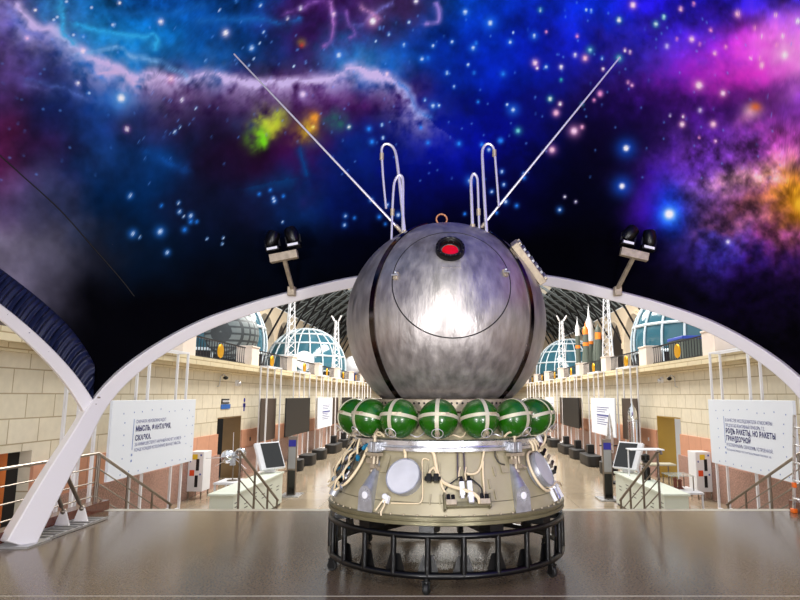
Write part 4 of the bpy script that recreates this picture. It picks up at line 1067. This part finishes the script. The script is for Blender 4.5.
pr = panel(1, 13.0, 17.25, M['panel_white'], 'big white board with a navy quotation about rockets, right wall')
yo = -2.22
text_mesh([('СНАЧАЛА НЕИЗБЕЖНО ИДУТ', 1.10, 1.16, .105, 1.5, False), ('МЫСЛЬ, ФАНТАЗИЯ,', 1.10, .98, .165, 1.8, True), ('СКАЗКА.', 1.10, .775, .165, .76, True),
           ('ЗА НИМИ ШЕСТВУЕТ НАУЧНЫЙ РАСЧЕТ, И УЖЕ В', 1.10, .65, .105, 2.45, False), ('КОНЦЕ КОНЦОВ ИСПОЛНЕНИЕ ВЕНЧАЕТ МЫСЛЬ.', 1.10, .53, .105, 2.45, False)], -1, yo, 0, pl, None)
yo = 2.12
text_mesh([('В КАЧЕСТВЕ ИССЛЕДОВАТЕЛЯ АТМОСФЕРЫ', 1.0, 1.13, .11, 2.35, False), ('ПРЕДЛАГАЮ РЕАКТИВНЫЙ ПРИБОРЪ, Т.Е.', 1.0, 1.0, .11, 2.0, False), ('РОДЪ РАКЕТЫ, НО РАКЕТЫ', 1.0, .84, .17, 2.45, True),
           ('ГРАНДІОЗНОЙ', 1.0, .66, .17, 1.3, True), ('И ОСОБЕННЫМЪ ОБРАЗОМЪ УСТРОЕННОЙ.', 1.0, .52, .11, 2.3, False), ('ИССЛЕДОВАНИЕ МИРОВЫХ ПРОСТРАНСТВ РЕАКТИВНЫМИ ПРИБОРАМИ. 1903', 1.0, .41, .06, 2.2, False)], 1, yo, 0, pr, None)
for s, t, L in ((-1, pl, 4.35), (1, pr, 4.25)):
    d = -s; y0 = -L / 2 * d
    q0 = .95 if s < 0 else .93; m = MB(); m.box((-s * .033, y0 + d * q0, .92), (.006, .016, .68))
    m.box((-s * .033, y0 + d * q0, .47), (.006, .05, .05)).box((-s * .033, y0 + d * q0, .34), (.006, .05, .05))
    m.build('margin_line', M['blue_print'], t)
    m = MB(); q = random.Random(7)
    for k in range(9):
        for z in (1.42, .12):
            m.box((-s * .032, y0 + d * (.5 + k * .43 + q.uniform(-.06, .06)), z + q.uniform(-.04, .04)), (.004, .03, .03))
    for z in (1.2, .95, .7, .45):
        for u in (.55, 3.8 + q.uniform(-.1, .1), 4.2): m.box((-s * .032, y0 + d * u, z + q.uniform(-.06, .06)), (.004, .03, .03))
    m.build('dot_pattern', M['blue_print'], t)
for s, y0, y1, k, lab in ((-1, 27.5, 32.2, 'panel_black', 'black exhibit board on the left wall beyond the doorway'), (-1, 34.2, 38.4, 'panel_white', 'white exhibit board on the left wall behind the black one'), (-1, 42, 46, 'panel_black', 'far black exhibit board on the left wall close beside the capsule'),
                        (1, 27, 31.5, 'panel_white', 'white exhibit board on the right wall behind the rockets'), (1, 34.6, 39.4, 'panel_black', 'black exhibit board on the right wall beyond the white one'), (1, 42.9, 46.4, 'panel_white', 'far white exhibit board on the right wall beside the green bottles')):
    t = panel(s, y0, y1, M[k], lab)
    if k == 'panel_white':
        m = MB(); d = -s; a = -(y1 - y0) / 2 * d
        for j in range(8): m.box((-s * .032, a + d * (1.2 + (2.3 - (j * 37 % 11) * .09) / 2), 1.25 - j * .1 - (.06 if j > 2 else 0)), (.004, 2.3 - (j * 37 % 11) * .09, .03 if j != 3 else .08))
        m.build('printed_lines', M['navy_light'], t)

# benches along the walls
def bench(s, y, L, label, block, group):
    t = thing('bench', label, 'bench', (s * 6.35, y, LZ), 0, group)
    out = [(.32 * math.cos(q) , L / 2 - .32 + .32 * math.sin(q)) for q in np.linspace(0, PI, 10)] + [(.32 * math.cos(q), -L / 2 + .32 + .32 * math.sin(q)) for q in np.linspace(PI, 2 * PI, 10)]
    MB().prism([(x * .94, yy * .98) for x, yy in out], 0, .06).build('plinth', M['rubber'], t)
    MB().prism(out, .06, .46).build('seat_block', M['panel_black'], t, bevel=.02)
    if block: MB().box((s * .1, L * .2, .66), (.3, .42, .4)).build('back_block', M['panel_black'], t, bevel=.03)
EN = ['nearest', 'second', 'third', 'fourth', 'fifth', 'sixth', 'seventh']
for i, (y, L) in enumerate(((26.4, .9), (28.6, 1.3), (31.2, 1.2), (35.0, 2.4), (38.5, 1.6), (42.5, 2.4), (47, 2.4))):
    bench(-1, y, L, 'low black bench along the left wall, %s of the row' % EN[i], i in (3, 4), 'black benches along the left wall')
for i, (y, L) in enumerate(((25.4, 1.0), (28.6, 2.2), (31.5, 1.6), (34.4, 2.4), (38.6, 1.6), (42.4, 2.4))):
    bench(1, y, L, 'low black bench along the right wall, %s of the row' % EN[i], i in (1, 2, 3), 'black benches along the right wall')

# gallery pedestals, railings, masts
def pedestal(s, y, label):
    t = thing('pedestal', label, 'pedestal', (s * 8.22, y, GZ), 0, 'pale pedestals on the gallery edges')
    MB().box((0, 0, .38), (.62, .95, .76)).build('block', M['pedestal'], t, bevel=.01)
    MB().box((0, 0, .79), (.68, 1.02, .06)).build('cap_slab', M['pedestal'], t, bevel=.01)
def railing(s, y0, y1, label):
    t = thing('gallery_railing', label, 'railing', (s * 8.15, (y0 + y1) / 2, GZ), 0, 'dark railings on the gallery edges')
    L = y1 - y0
    MB().bar((0, -L / 2, .72), (0, L / 2, .72), .05).bar((0, -L / 2, .1), (0, L / 2, .1), .04).build('rails', M['rail_dark'], t)
    m = MB()
    for k in range(22):
        y = -L / 2 + L * (k + .5) / 22
        m.bar((0, y, .0 if k % 7 == 0 else .1), (0, y, .72), .022)
    m.build('bars', M['rail_dark'], t)
    MB(Matrix.Translation((0, 0, .4)) @ Matrix.Rotation(PI / 2, 4, 'Y')).lathe([(0, -.03), (.12, -.045), (.24, -.03), (.26, 0), (.24, .03), (.12, .045), (0, .03)], 28, cap=False).build('medallion', M['gold'], t)['label'] = 'gold medallion'
for s, side in ((-1, 'left'), (1, 'right')):
    for k in range(8):
        y = 18.9 + 6.5 * k
        w = ('nearest the arch', 'second from the arch', 'third from the arch', 'fourth from the arch', 'fifth from the arch', 'sixth from the arch', 'seventh from the arch', 'farthest along')[k]
        pedestal(s, y, 'pale stone pedestal on the %s gallery edge, %s' % (side, w))
        railing(s, y + .6, y + 5.9, 'dark gallery railing with gold medallion, %s gallery, bay %s' % (side, w))
def mast(s, y, label):
    t = thing('lattice_mast', label, 'mast', (s * 8.2, y, GZ + .84), 0, 'white lattice masts on the gallery')
    m = MB(); H = 3.4; P = [(.22 * math.cos(q), .22 * math.sin(q)) for q in (.5, 2.6, 4.7)]
    for x, yy in P: m.cyl((x * 1.4, yy * 1.4, 0), (x * .6, yy * .6, H), .035, seg=6)
    m.build('pole_set', M['white'], t)
    b = MB()
    for k in range(9):
        z0 = H * k / 9; z1 = H * (k + 1) / 9
        for i in range(3):
            a, c = P[i], P[(i + 1) % 3]; f0 = 1.4 - .8 * z0 / H; f1 = 1.4 - .8 * z1 / H
            b.cyl((a[0] * f0, a[1] * f0, z0), (c[0] * f1, c[1] * f1, z1), .016, seg=5)
    b.build('bracing', M['white'], t)
    for q in (-1, 1):
        l = MB(frame_to((q * .5, -.3, .9), (q * .16, 0, H))).cyl((0, 0, 0), (0, 0, .42), .07, .05, seg=10).build('lamp_head', M['white'], t)
for s, side in ((-1, 'left'), (1, 'right')):
    mast(s, 31.9, 'white lattice mast with lamp heads on the %s gallery, nearer one' % side)
    mast(s, 44.9, 'white lattice mast with lamp heads on the %s gallery, far one beside the capsule' % side)

# glazed pavilions on the galleries
def pavilion(s, x, y, r, label):
    x -= .6; r -= .6
    t = thing('glass_dome', label, 'pavilion', (s * x, y, GZ), 0, 'glazed domes on the galleries')
    zc = 1.2
    MB(Matrix.Translation((0, 0, zc))).lathe([(r * math.cos(q), r * math.sin(q)) for q in np.linspace(-.25, PI / 2 - .02, 12)], 40, cap=False).build('glazing', M['dome_glass'], t)
    m = MB(Matrix.Translation((0, 0, zc)))
    for k in range(20):
        a = 2 * PI * k / 20
        m.tube([((r + .04) * math.cos(q) * math.cos(a), (r + .04) * math.cos(q) * math.sin(a), (r + .04) * math.sin(q)) for q in np.linspace(-.25, PI / 2 - .05, 14)], .055, 5)
    for q in (-.1, .27, .62, .95, 1.25): m.torus((r + .04) * math.cos(q), .07, 48, 6, (r + .04) * math.sin(q))
    m.build('glazing_bars', M['dome_frame'], t)
    MB().lathe([(r * .99, 0), (r * .99, 1.0), (r * .9, 1.05)], 40, cap=False).build('drum', M['rail_dark'], t)
pavilion(-1, 13, 30, 4, 'glazed dome on the left gallery, mostly behind the grey grid sphere')
pavilion(-1, 13, 54, 4, 'pale blue glazed dome on the far left gallery behind the lattice mast')
pavilion(1, 13, 30, 4, 'large teal glazed dome on the right gallery under the arch')
pavilion(1, 13, 64, 4, 'far teal glazed dome on the right gallery behind the rockets')
t = thing('grid_sphere', 'grey gridded sphere model on the left gallery', 'model', (-9.9, 28.0, GZ))
MB().sphere((0, 0, 1.55), 1.25, 32, 18).build('shell', M['grid_grey'], t)
MB().cyl((0, 0, 0), (0, 0, .5), .7, .5, 20).build('stand', M['rail_dark'], t)
t = thing('dish_model', 'round white dish on the left gallery before the glazed dome', 'dish', (-10.6, 45.5, GZ))
MB(frame_to((.35, -1, .15), (0, 0, 1.35))).lathe([(0, 0), (.35, .04), (.68, .2), (.7, .22), (.66, .22), (.34, .08), (0, .05)], 32, cap=False).build('reflector', M['white'], t)
MB().cyl((0, .1, 0), (0, .1, 1.2), .06).build('pole', M['white'], t)
t = thing('satellite_model', 'white spherical satellite on a blue base, far left gallery', 'model', (-9.3, 60.2, GZ))
MB().sphere((0, 0, 1.75), .9, 24, 14).build('body', M['white'], t)
MB().cyl((0, 0, 0), (0, 0, .9), .7, .5, 16).build('base', M['blue_tarp'], t)
t = thing('storage_crate', 'blue tarp covered crate on the right gallery, near the arch', 'crate', (9.3, 24.2, GZ))
MB().box((0, 0, .5), (.9, 1.6, 1.0)).build('body', M['rocket_green'], t, bevel=.02); MB().box((0, 0, 1.02), (.96, 1.66, .12)).build('lid', M['blue_tarp'], t, bevel=.02)

# rockets
def rocket(name, label, loc, H, r, bands, fins=True, boosters=0, group=None):
    """bands: (from, to, material) up the body; the last one is the pointed nose"""
    t = thing(name, label, 'rocket', loc, 0, group)
    for i, (z0, z1, m_) in enumerate(bands):
        k = 1.04 if i % 2 else 1.0
        if i < len(bands) - 1: pf = [(r * k, H * z0), (r * k, H * z1)]
        else: pf = [(r, H * z0), (r * .95, H * (z0 + .35 * (z1 - z0))), (r * .7, H * (z0 + .5 * (z1 - z0))), (r * .3, H * (z0 + .62 * (z1 - z0))), (r * .16, H * (z0 + .8 * (z1 - z0))), (0, H)]
        MB().lathe(pf, 20).build('nose' if i == len(bands) - 1 else ('collar' if i % 2 else 'stage'), M[m_], t)
    for k in range(boosters):
        a = k * 2 * PI / boosters + .6
        MB(Matrix.Translation((1.7 * r * math.cos(a), 1.7 * r * math.sin(a), 0))).lathe([(r * .8, 0), (r * .75, H * .3), (r * .25, H * .5), (0, H * .53)], 16).build('booster', M[bands[0][2]], t)
    if fins:
        for k in range(4):
            Mx = Matrix.Rotation(k * PI / 2 + .4, 4, 'Z') @ Matrix.Rotation(PI / 2, 4, 'X')
            MB(Mx).prism([(r * .9, 0), (r * 2, 0), (r * 1.7, H * .06), (r * .9, H * .14)], -.012, .012).build('fin', M[bands[0][2]], t)
GRK = 'rocket models standing on the right gallery'
G_, O_, W_r = 'rocket_green', 'rocket_orange', 'white'
rocket('rocket_model', 'slim rocket model with white nose, leftmost of the gallery group', (9.26, 44.5, GZ), 4.55, .17, ((0, .48, G_), (.48, .53, O_), (.53, .68, G_), (.68, 1, W_r)), True, 0, GRK)
rocket('rocket_model', 'rocket model with bright orange nose on the right gallery', (9.5, 43.0, GZ), 4.0, .2, ((0, .56, G_), (.56, .62, O_), (.62, .76, G_), (.76, 1, O_)), True, 0, GRK)
rocket('rocket_model', 'tallest rocket model, white with grey green boosters', (10.9, 48.0, GZ), 6.0, .31, ((0, .46, G_), (.46, .50, O_), (.50, .55, W_r), (.55, 1, W_r)), False, 4, GRK)
rocket('rocket_model', 'grey green rocket model with orange collar, rightmost of the gallery group', (11.0, 45.6, GZ), 4.2, .22, ((0, .7, G_), (.7, .82, O_), (.82, 1, G_)), True, 0, GRK)
rocket('display_rocket', 'tall silver rocket standing on the hall floor by the right wall', (6.75, 23.2, LZ), 3.02, .17, ((0, .2, 'silver'), (.2, .215, 'alu'), (.215, .7, 'silver'), (.7, .715, 'alu'), (.715, 1, 'silver')))
t = thing('rocket_on_stand', 'slender pale rocket on a black stand behind the right totem', 'rocket', (5.75, 22.6, LZ))
MB().lathe([(.11, 1.05), (.11, 1.55), (.09, 1.9), (.04, 2.3), (0, 2.45)], 16).build('body', M['alu'], t)
s_ = MB(); s_.cyl((0, 0, 0), (0, 0, 1.05), .05).box((0, 0, .03), (.5, .5, .06)).box((0, 0, 1.3), (.8, .04, .04)); s_.build('stand', M['rail_dark'], t)

# totems
def totem(loc, label, H):
    t = thing('info_totem', label, 'totem', loc, 0, None)
    MB().box((0, .05, .02), (.62, .8, .04)).build('base_plate', M['alu'], t, bevel=.004)
    MB().box((0, 0, H / 2), (.27, .11, H)).build('body', M['steel'], t, bevel=.012)
    MB().box((0, -.058, H * .40 / 2 + .05), (.22, .012, H * .40)).build('lower_panel', M['screen'], t)
    MB().box((0, -.058, H * .64), (.22, .012, H * .36)).build('text_panel', M['sign_grey'], t)
    MB().box((0, -.060, H * .885), (.22, .014, .2)).build('blue_label', M['blue_deep'], t)['label'] = 'blue square label'
totem((-4.87, 19.8, LZ), 'slim steel information totem with blue label, left of the hall axis', 1.80)
totem((4.74, 19.1, LZ), 'slim steel information totem with blue label beside the right counter', 1.76)

# display counters
def counter(s, label):
    t = thing('display_counter', label, 'counter', (s * 5.04, 16.3, LZ))
    x0, x1 = .27, -.27
    MB().box((0, 0, .45), (.54, 4.1, .80)).build('body', M['counter'], t, bevel=.01)
    MB().box((0, 0, .875), (.60, 4.2, .05)).build('top', M['counter'], t, bevel=.006)
    MB().box((0, 0, .03), (.48, 4.0, .06)).build('plinth', M['rail_dark'], t)
    m = MB()
    for k in range(6):
        for j in range(2 + (k == 0) * 2): m.box((-s * .272, -1.85 + k * .68, .68 - .09 * j - (k % 2) * .12), (.004, .26 - .03 * j, .018))
    m.build('caption_lines', M['rail_dark'], t)
counter(-1, 'long pale green display counter below the left stairs')
counter(1, 'long pale green display counter below the right stairs')
def console(s, label):
    t = thing('touch_console', label, 'screen', (s * 5.1, 18.1, LZ + .9), 0)
    d = Vector((-s * .72, -.55, .45)).normalized()
    Mx = frame_to(d, (0, 0, .46))
    MB(Mx).box((0, 0, 0), (.82, .80, .10)).build('housing', M['white'], t, bevel=.015)
    MB(Mx).box((-s * .06, 0, .052), (.62, .72, .008)).build('display', M['screen'], t)
    MB().box((0, .12, .16), (.3, .16, .32)).build('foot', M['white'], t, bevel=.01)
console(-1, 'tilted white framed dark screen on the far end of the left counter')
console(1, 'tilted white framed dark screen on the far end of the right counter')
# models on the counters
t = thing('side_table', 'small white table beside the left counter', 'table', (-5.75, 17.0, LZ))
MB().box((0, 0, .80), (.70, .9, .05)).build('top', M['white'], t, bevel=.006)
for x in (-.31, .31):
    for y in (-.4, .4): MB().bar((x, y, 0), (x, y, .78), .045).build('leg', M['white'], t)
t = thing('satellite_model', 'silver twin sphere satellite model with rods on the small white table', 'model', (-5.75, 17.0, LZ + .825))
MB().cyl((0, 0, 0), (0, 0, .02), .14, seg=20).cyl((0, 0, .02), (0, 0, .42), .018).build('stand', M['steel'], t)
MB().sphere((-.16, 0, .62), .18, 24, 14).build('sphere', M['silver'], t); MB().sphere((.16, .05, .70), .15, 24, 14).build('sphere', M['silver'], t)
MB().cyl((-.2, 0, .62), (.2, .05, .69), .09, seg=16).box((0, -.05, .5), (.12, .1, .2)).build('joint', M['alu_dull'], t)
for d in ((-.7, -.1, .58), (-.55, .2, .35), (-.05, .05, 1.25), (.35, 0, .3)):
    MB().cyl((-.02, 0, .62), d, .008, seg=6).build('antenna', M['antenna'], t)
t = thing('glass_table', 'white framed table with glass shelf beside the right counter', 'table', (5.85, 16.4, LZ))
for z, m_ in ((.66, 'white'),):
    MB().box((0, 0, z), (.9, 1.1, .05)).build('top', M[m_], t, bevel=.006)
for x in (-.42, .42):
    for y in (-.5, .5): MB().bar((x, y, 0), (x, y, .65), .04).build('leg', M['white'], t)
t = thing('glass_case', 'low glass case on the white framed table', 'case', (5.85, 16.4, LZ + .685))
MB().box((.05, .1, .36), (.6, .7, .02)).build('glass_top', M['glass_shelf'], t)
for x in (-.22, .32):
    for y in (-.22, .42): MB().bar((x, y, 0), (x, y, .36), .02).build('post', M['steel'], t)
for i, (x, y, h) in enumerate(((-.06, .0, .30), (.10, .12, .24))):
    o = thing('wooden_figure', 'reddish brown turned wooden piece in the glass case, %s one' % ('taller' if i == 0 else 'shorter'), 'model', (5.85 + x, 16.4 + y, LZ + .685), 0, 'wooden pieces in the glass case')
    MB().lathe([(.09, 0), (.08, .03), (.05, .06), (.045, h * .7), (.06, h * .85), (.03, h)], 18).build('turned_body', M['brown_wood'], o)
    MB().lathe([(.1, -.0), (.1, .012)], 18).build('foot', M['brown_wood'], o)
t = thing('yellow_tray', 'pale yellow tray on a steel stand behind the glass case', 'tray', (5.95, 18.2, LZ))
MB().box((0, 0, 1.12), (.9, .5, .05)).build('tray', M['band'], t, bevel=.01); [MB().bar((q, 0, 0), (q, 0, 1.1), .03).build('leg', M['steel'], t) for q in (-.3, .3)]
t = thing('cylinder_model', 'black and steel cylinder model standing on the right counter', 'model', (5.12, 16.6, LZ + .9))
MB().lathe([(.11, 0), (.11, .3), (.06, .34)], 20).build('lower_drum', M['black'], t); MB().lathe([(.06, .34), (.10, .38), (.10, .42), (.06, .46)], 20).build('steel_waist', M['steel'], t); MB().lathe([(.08, .46), (.11, .5), (.11, .62), (.02, .66)], 20).build('upper_drum', M['black'], t)
t = thing('white_bracket_shelf', 'thin white shelf on posts above the right counter', 'shelf', (5.3, 17.2, LZ + .9))
MB().box((0, 0, .72), (.9, .5, .03)).build('shelf', M['white'], t, bevel=.004); [MB().bar((q, .2, 0), (q, .2, .72), .03).build('post', M['white'], t) for q in (-.4, .1)]

# white cabinets by the walls
def cabinet(s, y, label):
    t = thing('dispenser_cabinet', label, 'cabinet', (s * 7.62, y, LZ))
    MB().box((0, 0, .80), (.46, .62, 1.16)).build('body', M['white'], t, bevel=.01)
    for x in (-.19, .19):
        for yy in (-.27, .27): MB().cyl((x, yy, 0), (x, yy, .22), .022, seg=8).build('leg', M['steel'], t)
    q = -.315
    MB().box((-.03, q, 1.23), (.15, .01, .15)).build('yellow_label', M['yellow'], t)
    MB().box((-.10, q, .76), (.14, .01, .17)).build('red_label', M['red_label'], t)
    MB().box((.06, q, 1.0), (.09, .012, .34)).box((.04, q, .52), (.09, .012, .34)).build('slot', M['rail_dark'], t)
    MB().box((.15, q, 1.28), (.04, .012, .05)).box((.15, q, .72), (.04, .012, .05)).box((-.16, q, 1.1), (.03, .012, .05)).build('buttons', M['blue_tarp'], t)
cabinet(-1, 19.5, 'white dispenser cabinet on thin legs by the left doorway')
cabinet(1, 19.4, 'white dispenser cabinet on thin legs by the right doorway')

# signs and cameras on the walls
t = thing('wall_sign', 'small blue and black sign above the left doorway', 'sign', (-W + .012, 22.5, 1.42))
MB().box((0, 0, 0), (.02, .92, .16)).build('blue_plate', M['blue_sign'], t); MB().box((0, -.05, .19), (.02, .75, .17)).build('black_plate', M['rail_dark'], t)
m = MB()
for k in range(6): m.box((.012, -.3 + k * .12, .19), (.004, .07, .07))
m.build('white_marks', M['white'], t)
t = thing('pictogram', 'dark figure pictogram on the left wall beside the sign', 'sign', (-W + .006, 24.55, 1.36))
MB().box((0, 0, 0), (.012, .12, .3)).box((0, 0, .08), (.012, .26, .14)).build('figure', M['blue_deep'], t); MB(Matrix.Translation((0, 0, .28)) @ Matrix.Rotation(PI / 2, 4, 'Y')).cyl((0, 0, -.006), (0, 0, .006), .08, seg=16).build('head', M['blue_deep'], t)
def camdome(s, y, z, label, arm):
    t = thing('security_camera', label, 'camera', (s * W, y, z))
    if arm:
        MB().tube([(0, 0, -.3), (-s * .08, 0, -.28), (-s * .1, 0, .05), (-s * .16, .1, .12), (-s * .2, .2, .06)], .022, 6).build('arm', M['alu'], t); MB().sphere((-s * .2, .22, .0), .09, 12, 8, .7).build('lens_dome', M['black'], t)
    else:
        MB(frame_to((-s, 0, 0), (0, 0, 0))).cyl((0, 0, 0), (0, 0, .08), .12, seg=20).build('base', M['white'], t); MB().sphere((-s * .1, 0, -.02), .1, 14, 10).build('lens_dome', M['alu'], t)
camdome(-1, 21.6, 2.42, 'hook mounted camera high on the left wall under the ledge', True)
camdome(-1, 23.5, 2.27, 'white dome camera on the left wall right of the hook camera', False)
camdome(1, 23.4, 2.38, 'white dome camera on the right wall above the doorway', False)
camdome(1, 21.9, 2.40, 'hook mounted camera high on the right wall under the ledge', True)
t = thing('wall_socket', 'small dark wall socket on the salmon stone, left of the totem', 'socket', (-W + .065, 25.3, .1)); MB().box((0, 0, 0), (.02, .12, .14)).build('plate', M['rail_dark'], t); MB().box((.012, 0, 0), (.01, .06, .06)).build('insert', M['black'], t)
t = thing('wall_socket', 'small pale wall socket on the salmon stone, right wall', 'socket', (W - .065, 25.2, .1)); MB().box((0, 0, 0), (.02, .12, .14)).build('plate', M['white'], t); MB().box((-.012, 0, 0), (.01, .06, .06)).build('insert', M['alu'], t)

# handrails
def handrail(label, x, flat, slope):
    t = thing('handrail', label, 'handrail', (x, PE, 0), 0, 'steel handrails of the platform')
    H = .90; rails = (H, .68, .46, .25); y0, y1 = flat; (ya, yb, drop) = slope
    base = .15 if flat[1] - flat[0] > 1 else 0
    for i, h in enumerate(rails):
        r = .024 if i == 0 else .011
        P = [(0, y0, h)] if y1 - y0 > .4 else []
        P += [(0, ya, h), (0, yb, h - drop)]
        MB().tube(P, r, 10).build('top_rail' if i == 0 else 'mid_rail', M['steel'], t)
    ys = list(np.linspace(y0 + .1, y1, 3)) if y1 - y0 > 1 else []
    for y in ys: MB().cyl((0, y, base), (0, y, H), .02, seg=10).build('post', M['steel'], t)
    for f in (.02, .36, .70, .98):
        y = ya + (yb - ya) * f; d = drop * f
        MB().cyl((0, y, -drop * min(1, max(0, (y) / max(.1, yb))) - (.1 if f > .05 else 0)), (0, y, H - d), .02, seg=10).build('post', M['steel'], t)
    if base == 0:
        MB().tube([(0, ya, H), (0, ya - .12, H), (0, ya - .14, H - .04)], .024, 10).build('end_return', M['steel'], t)
handrail('long steel handrail on the brown kerb at the left platform edge', -5.55, (-4.8, -.3), (-.3, 2.5, 1.25))
handrail('long steel handrail on the brown kerb at the right platform edge', 5.55, (-4.8, -.3), (-.3, 2.5, 1.25))
handrail('short steel stair handrail descending beside the left counter', -3.45, (0, 0), (.12, 2.6, 1.18))
handrail('short steel stair handrail descending beside the right counter', 3.45, (0, 0), (.12, 2.6, 1.18))

# folded ladder leaning on the right handrail
t = thing('stepladder', 'aluminium ladder with orange feet leaning on the right handrail', 'ladder', (5.36, 10.0, 0))
for y in (.02, -.3):
    a = MB().bar((0, y, .03), (.13, y, 1.5), .03, .05).build('rail', M['alu'], t)
    MB().box((0, y, .035), (.08, .09, .07)).build('foot', M['orange'], a, bevel=.012)
    MB().box((.036, y, .42), (.05, .07, .08)).build('clip', M['orange'], a, bevel=.008)
for k in range(5):
    z = .22 + k * .27
    MB().box((.13 * z / 1.5, -.14, z), (.06, .32, .025)).build('step', M['alu'], t, bevel=.004)

# lamp brackets on the arch
def lamp_bracket(s, base, top, label):
    t = thing('lamp_bracket', label, 'lamp', base, 0, None)
    b = Vector((0, 0, 0)); e = Vector(top) - Vector(base)
    MB().bar(b, e, .055, .04).build('arm', M['tan'], t)
    MB().box((s * .02, 0, .0), (.11, .12, .14)).build('clamp', M['tan'], t, bevel=.01)
    tilt = Matrix.Translation(e) @ Matrix.Rotation(-s * .24 * -1 if s > 0 else -.2, 4, 'Y')
    MB(tilt).box((0, 0, .03), (.40, .10, .12)).build('mount_plate', M['tan'], t, bevel=.006)
    for q in (-.13, .17):
        y = MB(tilt).box((q, 0, .16), (.20, .16, .07)).build('lamp_yoke', M['black'], t, bevel=.01)
        MB(tilt).box((q, -.083, .16), (.15, .008, .035)).build('readout', M['white'], y)
        h = MB(tilt @ Matrix.Translation((q, .0, .30)) @ Matrix.Rotation(.5 * (1 if q < 0 else -.4), 4, 'Y')).lathe([(.0, -.11), (.07, -.10), (.095, -.05), (.1, .03), (.09, .11), (.075, .13), (.0, .11)], 24, cap=False).build('lamp_head', M['black'], t)
        [MB(tilt).bar((q + e, 0, .19), (q + e, 0, .31), .025).build('fork_arm', M['black'], y) for e in (-.1, .1)]
lamp_bracket(-1, (-2.36, 9.25, 3.36), (-2.37, 8.72, 3.75), 'pair of black spotlights on a leaning bracket, left side of the arch')
lamp_bracket(1, (2.53, 9.25, 3.36), (2.66, 8.72, 3.78), 'pair of black spotlights on a leaning bracket, right side of the arch')

# ------------------------------------------------------------------ lighting
w = bpy.data.worlds.new('hall_daylight'); SC.world = w; w.use_nodes = True
bg = w.node_tree.nodes['Background']; bg.inputs[0].default_value = (.94, .97, 1.0, 1); bg.inputs[1].default_value = .9
def area(name, loc, size, energy, target, col=(1, 1, 1), sy=None, spread=180):
    l = bpy.data.lights.new(name, 'AREA'); l.shape = 'RECTANGLE'; l.size = size; l.size_y = sy or size; l.energy = energy; l.color = col; l.spread = rad(spread)
    o = bpy.data.objects.new(name, l); COL.objects.link(o); o.location = loc
    o.rotation_euler = (Vector(target) - Vector(loc)).to_track_quat('-Z', 'Y').to_euler()
    return o
area('skylight', (0, 34, 17.0), 6, 6300, (0, 34, 0), (1, .965, .90), 18)
area('skylight', (0, 50, 17.2), 6, 5000, (0, 50, 0), (1, .965, .90), 13)
# stage lamp behind the visitor on the capsule; two added fills brighten the canopy
area('stage_lamp', (-.3, -1.4, 4.6), 1.5, 165, (0, 7.26, 2.4), (1, .97, .93), .8)
area('added_canopy_fill', (-3.2, -3.0, .9), 1.0, 330, (-1.5, 6.5, 6.2), (1, .98, 1), .4)
area('added_canopy_fill', (3.2, -3.0, .9), 1.0, 330, (1.5, 6.5, 6.2), (1, .98, 1), .4)

# -------------------------------------------------------------------- camera
cam = bpy.data.cameras.new('camera'); co = bpy.data.objects.new('camera', cam); COL.objects.link(co)
co.location = (0, 0, 1.795); co.rotation_euler = (rad(90 + 8.8), 0, 0)
cam.sensor_width = 36; cam.sensor_fit = 'HORIZONTAL'; cam.lens = 620 / 800 * 36; cam.shift_x = -(449 - 400) / 800
cam.clip_start = .05; cam.clip_end = 300
SC.camera = co
SC.view_settings.view_transform = 'Standard'; SC.view_settings.look = 'None'
SC.view_settings.exposure = 0.42; SC.view_settings.gamma = 1.0; SC.view_settings.use_curve_mapping = False
